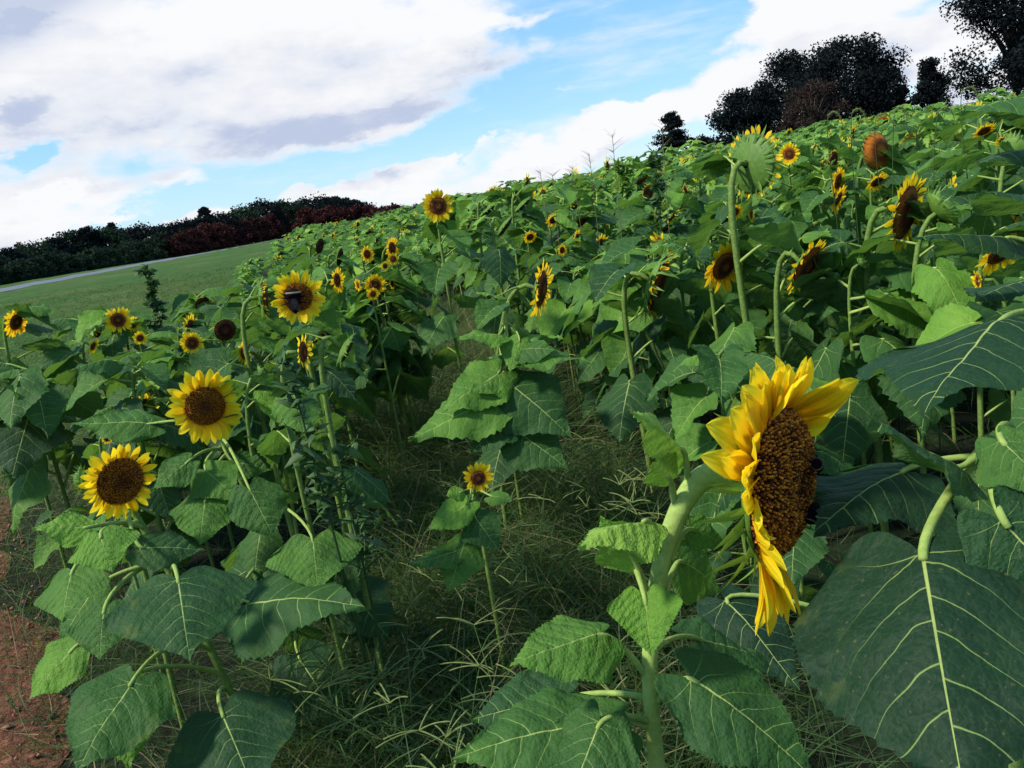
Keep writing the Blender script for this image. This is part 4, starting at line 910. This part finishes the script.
def fill_field():
    rg = np.random.default_rng(77); ang = radians(-14); ca, sa = cos(ang), sin(ang); cand = []
    for i in range(-90, 200):
        for j in range(0, 260):
            u = i * .62 + rg.uniform(-.12, .12); v = j * .40 + rg.uniform(-.16, .16)
            x = u * ca + v * sa; y = -u * sa * 1.0 + v * ca
            if y < .9 or hypot(x, y) > 62: continue
            if not in_field(x, y): continue
            az = degrees(atan2(x, y))
            if abs(az) > 38 + 25 / max(hypot(x, y), 1): continue
            cand.append((hypot(x, y), x, y, az))
    cand.sort(); cnt = 0; far = []; nn = 0
    for r_, x, y, az in cand:
        if min((hypot(x - a, y - b) for a, b in ROOTS[:80]), default=9) < .27: continue
        k = int(rg.integers(len(PRO))); p = PRO[k]; rot = rg.normal() * .5 + (-.3); sc = rg.uniform(.78, 1.2) * np.interp(az, [-32, -10, 5, 32], [.78, .95, 1.0, 1.02])
        if r_ > 7: sc *= np.interp(az, [-20, -9, 0], [.68, .74, 1])
        px, py, d = proj((x, y, HZ(x, y) + p['h'] * sc))
        if r_ < 1.75 and x < 1.1: continue
        if px < -260 or px > 1290: continue
        if r_ < 12:
            ok = True
            for _ in range(7):
                z = HZ(x, y) + p['h'] * sc; px, py, d = proj((x, y, z + .06)); spread = .30 * sc * F / d; bad = False
                for kx, ky, kr, kd in KEYS:
                    if kd > d - .12 and abs(px - kx) < spread * .8 + kr and py < ky + kr * .9: bad = True; break
                if not bad: break
                sc *= .88
            if bad or sc < .42: continue
        if r_ > 7 and py > 700: continue
        if p['state'] != 'none' and 735 < px < 880 and 300 < py < 400: k = 7; p = PRO[7]
        if cnt < 225:
            near = r_ < 4.2; zone = 'at the near left edge' if az < -12 and r_ < 7 else 'in the left part of the field' if az < -3 else 'at the near right' if r_ < 5 else 'in the right middle distance' if az > 12 else 'in the centre distance'
            plant_copy(p, x, y, rot, sc, 'green sunflower plant %s %s' % (KND[p['state']], zone), 'sunflowers %s %s' % (KND[p['state']], zone), near); cnt += 1; nn += near
        else: far.append((r_, x, y, k, rot, sc * (1 + .22 * rg.uniform() ** 4 * rg.choice([0, 1])), az))
    print('field: individuals', cnt, 'near', nn, 'mass', len(far))
    # beyond those: the mass of the field as one object
    FP = {}
    for lod in (0, 1):
        for i, st in enumerate(STATES):
            r = np.random.default_rng(500 + i); st2 = st; h = PRO[i]['h']; pts, n, H = PRO[i]['pts'], PRO[i]['n'], PRO[i]['H']
            mb = MB(); add_tube(mb, pts[::4], .011, 3, .5, 1)
            for q, (f, ph, s, k, ti) in enumerate(PRO[i]['plan']):
                if lod:
                    if f < .3: continue
                    mb.merge(LIBL[k], rotz(ph) * s * 1.05, curve_at(pts, f), TINTS[ti] + .06)
                else:
                    if f < .45: continue
                    V, Q, uv = place_blade([0, .3, .1], [0, 1.3, .1 - 1.0 * [.05, .3, .5, .7, .9, 1.1, .2, .6, .85][k]], [0, .3, 1], nr=5, nc=3, wr=.5, curl=.3, fold=.2, wave=.1, quilt=0, seed=k, serr=0)
                    mb.add(V @ (rotz(ph) * s * 1.1).T + curve_at(pts, f), Q, None, uv, .47 + TINTS[ti])
            if st2 != 'none':
                R = .095 if lod else .11; M = frame(n)
                c = calyx_mb(R, 0, i, n=8, ln=.7, flare=.5, tint=.9); mb.merge(c, M, H, mat=3)
                mb.merge(disc_mb(R, R * .3, 0, i, .2), M, H, mat=2 if st2 != 'bud' else 3)
                if st2 == 'open': mb.merge(petals_mb(R * .9, R * .9, 12, 0, i, orange=.35), M, H, mat=4)
            FP[lod, i] = mb
    big = MB()
    for r_, x, y, k, rot, sc, az in far:
        if r_ > 22 and STATES[k] == 'open' and rg.uniform() < .6: k = 1
        big.merge(FP[1 if r_ < 19 else 0, k], rotz(rot) * sc, np.array([x, y, HZ(x, y)]), rg.normal() * .10 + .03)
    tag(big.obj('sunflower_field', [M_LEAF, M_STEM, M_DISC, M_BRACT, M_PET]), 'dense mass of sunflower plants filling the far field up to the ridge', 'sunflower field', kind='stuff')
fill_field()

# ------------------------------------------------------------------ grasses and weeds
def ribbons(B_, D, L, bend, W, nseg=5, rg=None):
    """curved blades: base points, start directions, lengths, sideways/downward bend vectors, widths"""
    n = len(B_); t = np.linspace(0, 1, nseg + 1)[None, :, None]
    Pn = B_[:, None] + D[:, None] * (L[:, None, None] * t) + bend[:, None] * (L[:, None, None] * t ** 2)
    tg = D[:, None] + bend[:, None] * 2 * t; sd_ = np.cross(tg, (rg.normal(size=(n, 3)))[:, None]); sd_ /= np.linalg.norm(sd_, axis=2)[..., None] + 1e-9
    w = W[:, None, None] * .5 * (1 - .85 * t ** 1.5); V = np.stack([Pn - sd_ * w, Pn + sd_ * w], 2).reshape(-1, 3)
    b = np.arange(n)[:, None] * (2 * (nseg + 1)); k = (np.arange(nseg) * 2)[None, :]; i = (b + k)[..., None] + np.array([0, 1, 3, 2])
    return V, i.reshape(-1, 4)
def blades(name, pts, lmin, lmax, w, seed, upz=1., droop=.6, mats=None, dry=.2, label='', cat='grass', nseg=5, tint=(.2, .8)):
    rg = np.random.default_rng(seed); n = len(pts); D = rg.normal(size=(n, 3)) * [.6, .6, 0] + [0, 0, upz]; D /= np.linalg.norm(D, axis=1)[:, None]
    L = rg.uniform(lmin, lmax, n); bend = rg.normal(size=(n, 3)) * [.45, .45, 0] + [0, 0, -1] * (droop * rg.uniform(.3, 1.2, n))[:, None]
    mb = MB()
    isd = rg.uniform(0, 1, n) < dry
    for q, m_ in ((~isd, 0), (isd, 1)):
        if q.sum() == 0: continue
        V, Q = ribbons(pts[q], D[q], L[q], bend[q], w * rg.uniform(.6, 1.3, q.sum()), nseg, rg); mb.add(V, Q, None, None, np.repeat(rg.uniform(*tint, q.sum()), 2 * (nseg + 1)), m_)
    return tag(mb.obj(name, [M_GRASS, M_DRY]), label, cat, kind='stuff')
def scatter(n, cond, box, rg):
    out = []
    while len(out) < n:
        x = rg.uniform(box[0], box[1], 4000); y = rg.uniform(box[2], box[3], 4000)
        for a, b in zip(x, y):
            if cond(a, b): out.append((a, b))
    out = np.array(out[:n]); return np.column_stack([out, hz(out[:, 0], out[:, 1]) - .01])
def grasses():
    rg = np.random.default_rng(5)
    pts = scatter(38000, lambda x, y: inside(x, y, GAP) and y > .9, (-2, .7, .9, 11.5), rg)
    blades('weedy_grass', pts, .28, .74, .0052, 1, 1.0, .6, dry=.10, label='tangle of dark crabgrass filling the gap between the sunflowers', tint=(.0, .42))  # low tint range puts the tall plants' shade into the blades
    pts = scatter(8000, lambda x, y: inside(x, y, GAP) and y > 4.6, (-2, .4, 4.6, 11.5), rg)
    blades('tall_weedy_grass', pts, .5, .98, .006, 12, 1.3, .5, dry=.22, label='taller greyish grass standing at the far end of the weedy gap', tint=(.2, .8))
    pts = scatter(7000, lambda x, y: x > edge_x(y) - .35 and not inside(x, y, GAP), (-4.5, 4, 1.2, 9), rg)
    blades('grass_between_plants', pts, .15, .5, .004, 2, .8, .5, dry=.22, label='thin grass growing among the sunflower stems', tint=(.0, .4))
    c = np.array([-1.73, 2.51]); dd = nrm([-.524, .851, 0])[:2]; pr = np.array([dd[1], -dd[0]])
    def verge(x, y):
        s = (np.array([x, y]) - c) @ pr; return -.10 < s and x < edge_x(y) + .25
    pts = scatter(6000, lambda x, y: verge(x, y) and hypot(x, y) < 11, (-7, -1.2, 1.5, 11), rg)
    blades('verge_grass', pts, .10, .40, .004, 3, .7, .5, dry=.25, label='rough grass along the edge of the red dirt path', tint=(.0, .7))
    def lawn(x, y): return x < edge_x(y) - .1 and ((np.array([x, y]) - c) @ pr > -.05 or (np.array([x, y]) - c) @ pr < -2.4)
    pts = scatter(17000, lambda x, y: lawn(x, y) and atan2(x, y) > radians(-36) and rg.uniform() < 12 / hypot(x, y) and hypot(x, y) > 5, (-22, -3, 6, 34), rg)
    blades('lawn_grass', pts, .06, .2, .012, 4, .9, .4, dry=.08, label='short green grass of the open field at left', nseg=3, tint=(.1, .6))
    q = (lambda s, w: np.column_stack([c[0] + dd[0] * s - pr[0] * w, c[1] + dd[1] * s - pr[1] * w]))(rg.uniform(-1.5, 6, 900), rg.uniform(-.1, 1.2, 900) ** 1.5)
    pts = np.column_stack([q, hz(q[:, 0], q[:, 1]) + .03]); D = rg.normal(size=(900, 3)) * [1, 1, .15]; D /= np.linalg.norm(D, axis=1)[:, None]
    V, Q = ribbons(pts, D, rg.uniform(.03, .2, 900), rg.normal(size=(900, 3)) * [.2, .2, .03], np.full(900, .003), 3, rg)
    mb = MB(); mb.add(V, Q, None, None, np.repeat(rg.uniform(0, .8, 900), 8)); tag(mb.obj('straw_litter', M_DRY), 'dry straw bits scattered over the red dirt path', 'straw', kind='stuff')
grasses()

def clods():
    rg = np.random.default_rng(9); c = np.array([-1.73, 2.51]); dd = nrm([-.524, .851, 0])[:2]; pr = np.array([dd[1], -dd[0]]); mb = MB()
    O = np.array([[1, 0, 0], [-1, 0, 0], [0, 1, 0], [0, -1, 0], [0, 0, 1], [0, 0, -1.]]); Tt = [[0, 2, 4], [2, 1, 4], [1, 3, 4], [3, 0, 4], [2, 0, 5], [1, 2, 5], [3, 1, 5], [0, 3, 5]]
    for i in range(1600):
        s_, w_ = rg.uniform(-1.5, 7), rg.uniform(0, 1) ** 1.4 * 1.3 - .08; p = c + dd * s_ - pr * w_; r_ = .004 + .018 * rg.uniform() ** 4
        V = O * (1 + rg.normal(size=(6, 1)) * .25) * r_ * [1, 1, .7]; mb.add(V @ rotz(rg.uniform(0, 6)).T + [p[0], p[1], HZ(*p) + .022], None, Tt, None, rg.uniform(0, 1))
    tag(mb.obj('dirt_clods', simple('clod', (.06, .024, .015), (.36, .17, .11), .95, .1, 0, 60, .5)), 'small crumbs of red dirt lying on the path', 'dirt', kind='stuff')
clods()

def crabgrass(px, py, d, hgt, seed, label, n=7):
    """a clump of arching culms, each ending in a spray of thin finger spikes"""
    rg = np.random.default_rng(seed); p = P(px, py, d); g = np.array([p[0], p[1], HZ(p[0], p[1]) - .01])
    root = thing('crabgrass_clump', g, label, 'grass clump', 'crabgrass clumps in the gap'); cb = None
    for i in range(n):
        cb = MB(); sp = MB()
        a = rg.uniform(0, 6.28); tip = np.array([cos(a), sin(a), 0]) * hgt * rg.uniform(.25, .8) + UP * hgt * rg.uniform(.6, 1.05)
        pts = bez(np.zeros(3), UP * tip[2] * .8 + rg.normal(size=3) * .02, tip * .8 + UP * .05, tip, 8); add_tube(cb, pts, np.linspace(.0018, .0010, 8), 4, .7)
        for q in range(int(rg.integers(4, 7))):
            b = rg.uniform(0, 6.28); l = rg.uniform(.06, .13); D = nrm([cos(b) * .8, sin(b) * .8, rg.uniform(0, .7)])
            s = np.linspace(0, 1, 7)[:, None]; pp = tip + D * l * s + UP * -.25 * l * s ** 2; add_tube(sp, pp, np.full(7, .0017) * (1 + .35 * (np.arange(7) % 2)), 4, .6)
        for q in range(3):
            f = rg.uniform(.15, .8); b0 = curve_at(pts, f); b = rg.uniform(0, 6.28)
            V, Q = ribbons(b0[None], nrm([cos(b), sin(b), .9])[None], np.array([rg.uniform(.1, .22)]), np.array([[cos(b) * .4, sin(b) * .4, -.8]]), np.array([.005]), 5, rg); cb.add(V, Q, None, None, .5)
        co = cb.obj('stalk', M_GRASS, root); sp.obj('seed_head', M_PALE, co)
for i, (px, py, d, h, lab) in enumerate([(470, 800, 1.75, .52, 'crabgrass clump at the bottom middle, left of the big leaves'), (395, 745, 2.2, .5, 'crabgrass clump with pale spikes left of the bottom middle'), (420, 640, 2.9, .45, 'crabgrass clump below the smallest bloom'),
                                       (545, 600, 2.9, .55, 'crabgrass clump with long spikes right of the smallest bloom'), (340, 700, 2.4, .4, 'crabgrass clump beside the leaves at lower left'), (560, 480, 3.9, .5, 'crabgrass clump behind the small pale leaf of the largest bloom'),
                                       (410, 480, 4.2, .45, 'crabgrass clump left of the smallest bloom'), (620, 500, 3.4, .55, 'crabgrass clump behind the neck of the largest bloom'), (505, 720, 2.0, .5, 'crabgrass clump touching the lowest pale leaf'), (540, 575, 3.0, .62, 'crabgrass clump at the foot of the upright middle plant'), (600, 560, 2.8, .6, 'crabgrass clump between the middle plant and the largest bloom'), (440, 400, 6.0, .5, 'crabgrass clump far up the gap'), (385, 380, 6.6, .5, 'crabgrass clump at the upper left of the gap'), (455, 690, 2.1, .42, 'dense crabgrass clump in the lower gap')]):
    crabgrass(px, py, d, h, 60 + i, lab, 10)

def bushy_weed(top, base_xy, w, label, seed, n=260, ls=.05, narrow=.22, mat=None, cone=.3, lo=.2):
    """stem with side shoots and many small lance-shaped leaves"""
    rg = np.random.default_rng(seed); g = np.array([base_xy[0], base_xy[1], HZ(*base_xy) - .01]); root = thing('tall_weed', g, label, 'weed'); t = np.asarray(top) - g
    sb = MB(); lb = MB(); main = bez(np.zeros(3), UP * t[2] * .5, t * .8, t, 12); add_tube(sb, main, np.linspace(.006, .002, 12), 6, .3); C = []; Ds = []
    for i in range(26):
        f = rg.uniform(lo, .95); p = curve_at(main, f); a = rg.uniform(0, 6.28); l = w * (1 - f * (1 - cone)) * rg.uniform(.5, 1.1); q = p + np.array([cos(a) * l, sin(a) * l, l * .7])
        br = bez(p, p + (q - p) * .4, q - UP * .02, q, 6); add_tube(sb, br, np.linspace(.003, .0012, 6), 4, .3)
        for k in range(n // 26): C.append(curve_at(br, rg.uniform(.1, 1)))
    C = np.array(C + [curve_at(main, rg.uniform(lo, 1)) for _ in range(n // 5)])
    for c in C:
        D = nrm(rg.normal(size=3) + [0, 0, .3]); V, Q, uv, _ = blade(6, 3, narrow, .3, .2, .03, 0, int(rg.integers(99)), 0); s = ls * rg.uniform(.6, 1.3); M = frame(nrm(rg.normal(size=3) + [0, 0, 1.5]), D)
        lb.add(V @ (M * s).T + c, Q, None, uv, rg.uniform(0, 1))
    sb.obj('stem', M_WEED, root); lb.obj('foliage', mat or M_WEED, root); return root
def w_at(px, py, d, dx=0, dy=0): p = P(px, py, d); return p, (p[0] + dx, p[1] + dy)
t, b = w_at(283, 345, 2.15, .03, .05); bushy_weed(t, b, .09, 'dark narrow-leaved weed in front of the bee bloom', 1, 110, .05, lo=.5)
t, b = w_at(335, 440, 2.3, .0, .05); bushy_weed(t, b, .18, 'low dark weed right of the narrow-leaved one', 2, 90, .045, lo=.45)
t, b = w_at(144, 264, 6.3, .0, .0); bushy_weed(t, b, .16, 'dark cone-shaped weed rising at the edge of the open grass', 3, 900, .05, .3, cone=.25)
t, b = w_at(622, 158, 6.5); bushy_weed(t, b, .18, 'pale bushy weed sticking up at the middle skyline', 4, 420, .05, .35, M_BRACT)
t, b = w_at(652, 150, 5.5); bushy_weed(t, b, .12, 'bent dark weed on the skyline left of the conifer', 5, 260, .05, .3)
t, b = w_at(655, 170, 5.9, .02, 0); bushy_weed(t, b, .16, 'green feathery weed on the skyline under the conifer', 6, 420, .05, .25)
def thin_weed(px, py, d, lab, seed, hook=.0, fox=False, h2=0):
    rg = np.random.default_rng(seed); top = P(px, py, d); b = (top[0] + rg.normal() * .04, top[1] + rg.normal() * .04); g = np.array([b[0], b[1], HZ(*b)]); root = thing('foxtail_grass' if fox else 'thin_weed', g, lab, 'grass' if fox else 'weed')
    t = top - g; sb = MB(); pts = bez(np.zeros(3), UP * t[2] * .6, t - UP * .12 - np.array([hook * .6, 0, 0]), t, 14)
    add_tube(sb, pts, np.linspace(.003, .0014, 14), 4, .4); sb.obj('stem', M_DRY if not fox else M_GRASS, root); hb = MB()
    if fox:
        sp = bez(t, t + [hook * .5, 0, .03], t + [hook, 0, .01], t + np.array([hook * 1.15, 0, -.05]), 10); add_tube(hb, sp, .0032 * np.sin(np.linspace(.5, 3, 10)), 6, .7)
        for q in range(160):
            p = curve_at(sp, rg.uniform()); D = nrm(rg.normal(size=3)); V, Q = ribbons(p[None], D[None], np.array([.012]), np.zeros((1, 3)), np.array([.0012]), 2, rg); hb.add(V, Q, None, None, .9)
        hb.obj('seed_spike', M_PALE, root)
    else:
        for q in range(16):
            f = rg.uniform(.75, 1); p = curve_at(pts, f); a = rg.uniform(0, 6.28); D = nrm([cos(a), sin(a) * .4, .7]); V, Q = ribbons(p[None], D[None], np.array([rg.uniform(.03, .1)]), np.array([[0, 0, -.1]]), np.array([.003]), 3, rg); hb.add(V, Q, None, None, .5)
        hb.obj('twigs', M_DRY, root)
for i, (px, py, d, hk, lab) in enumerate([(828, 116, 3.6, .07, 'foxtail spike arching before the big dark tree, leftmost'), (852, 113, 3.6, .07, 'foxtail spike arching before the big dark tree, second from left'), (876, 118, 3.7, .09, 'foxtail spike arching beside the tan seed head'),
                                          (895, 111, 3.6, .06, 'foxtail spike above the tan seed head'), (938, 112, 3.4, .08, 'foxtail spike before the pointed tree'), (962, 92, 3.3, .08, 'foxtail spike against the sky gap at upper right')]): thin_weed(px, py, d, lab, 80 + i, hk * .75, True)
for i, (px, py, d, lab) in enumerate([(540, 170, 6, 'thin dry weed branching against the sky in the middle'), (552, 174, 6.2, 'thin dry weed beside the branching one'), (589, 153, 5.6, 'single tall dry stalk against the clouds'), (612, 134, 5.4, 'tallest wispy weed left of the conifer'), (572, 165, 6.2, 'short wispy weed on the middle skyline'), (662, 128, 5.2, 'crooked stalk in front of the conifer')]): thin_weed(px, py, d, lab, 95 + i)

# ------------------------------------------------------------------ bees
def bee(H, n, size, headdir, label, pale=True, seed=1):
    """body lies along headdir on a surface whose outward direction is n; one body mesh, two wings"""
    x = nrm(headdir - n * (headdir @ n)); y = np.cross(n, x); M = np.column_stack([x, y, n]); root = thing('bumblebee', H, label, 'bee'); s = size; rg = np.random.default_rng(seed)
    mp, T = newmat('bee_fuzz'); finish(T, T.mix(attr(T), (.004, .003, .006), (.62, .52, .30)), .9, .1)
    mb = MB(); ts = np.linspace(0, 1, 26); prof = np.interp(ts, [0, .06, .2, .4, .52, .58, .7, .82, .86, .93, 1], [.01, .10, .18, .22, .2, .2, .28, .30, .26, .18, .01]) * s
    xs = (ts - .55) * s; a = np.linspace(0, 2 * pi, 21)
    V = np.concatenate([np.stack([np.full(21, xx), r_ * np.cos(a), r_ * .9 * np.sin(a) + .2 * s], 1) for xx, r_ in zip(xs, prof)])
    tt = np.repeat(np.where((ts > .80) & (ts < .87), .45 if pale else .3, .0), 21)
    mb.add(V @ M.T, grid_faces(26, 21), None, None, tt)
    for q in range(1400):
        k = rg.uniform(.1, .95); an = rg.uniform(0, 6.28); r_ = np.interp(k, ts, prof); c = np.array([(k - .55) * s, r_ * cos(an), r_ * .9 * sin(an) + .2 * s]); D = nrm([rg.normal() * .3, cos(an), sin(an)])
        e = c + D * s * .045; w = np.array([.004 * s, 0, 0]); mb.add(np.array([c - w, c + w, e]) @ M.T, None, [[0, 1, 2]], None, (.55 if pale else .3) if .79 < k < .88 else 0)
    for sg in (-1, 1):
        for k in (.15, .05, -.08):
            p = np.array([k * s, sg * .12 * s, .14 * s]); kn = np.array([(k * 1.7) * s, sg * .38 * s, .22 * s]); ft = np.array([k * 2.2 * s, sg * .5 * s, .0]); add_tube(mb, np.array([p, kn, ft]) @ M.T, np.array([.028, .022, .012]) * s, 5, 0)
        p = np.array([.42 * s, sg * .04 * s, .26 * s]); add_tube(mb, np.array([p, p + [.1 * s, sg * .05 * s, .06 * s], p + [.18 * s, sg * .1 * s, .0]]) @ M.T, .010 * s, 4, 0)
    mb.obj('body', mp, root)
    mw, T = newmat('bee_wing'); pr = T.new('ShaderNodeBsdfPrincipled'); pr.inputs['Base Color'].default_value = (.10, .07, .06, 1); pr.inputs['Alpha'].default_value = .12; pr.inputs['Roughness'].default_value = .2
    o = T.new('ShaderNodeOutputMaterial'); T.l.new(pr.outputs[0], o.inputs[0])
    for sg in (-1, 1):
        V, Q, uv = petal(.62 * s, .24 * s, 8, 5, .1, .1); V = V @ rotx(.25).T @ rotz(pi / 2 - sg * -.45 if sg > 0 else pi / 2 - .45).T + [.08 * s, sg * .08 * s, .40 * s]
        wb = MB(); wb.add(V @ M.T, Q, None, uv, .5); wb.obj('wing', mw, root)
H = P(293, 299, 2.5); n = face_dir(P(298, 297, 2.5), 3, 0); bee(H + n * .022, n, .076, -cr * .15 + cu, 'large black bumblebee with pale fuzzy shoulders on the round bloom at left', True)
_, HH, hn, HR = HERO
hx = frame(hn, cu)
def on_disc(a, rr): return HH + hx[:, 0] * cos(a) * rr * HR + hx[:, 1] * sin(a) * rr * HR + hn * HR * .42 * (1 - rr ** 2.6)
def disc_n(a, rr): return nrm(hn + (hx[:, 0] * cos(a) + hx[:, 1] * sin(a)) * 1.1 * rr ** 1.6)
bee(on_disc(.8, .36) + disc_n(.8, .36) * .001, disc_n(.8, .36), .032, -hx[:, 0] + hx[:, 1] * .4, 'upper of two dark bees on the right rim of the largest disc', False, 2)
bee(on_disc(-.95, .44) + disc_n(-.95, .44) * .001, disc_n(-.95, .44), .034, -hx[:, 0] * .4 - hx[:, 1], 'lower of two dark bees on the right rim of the largest disc', False, 3)
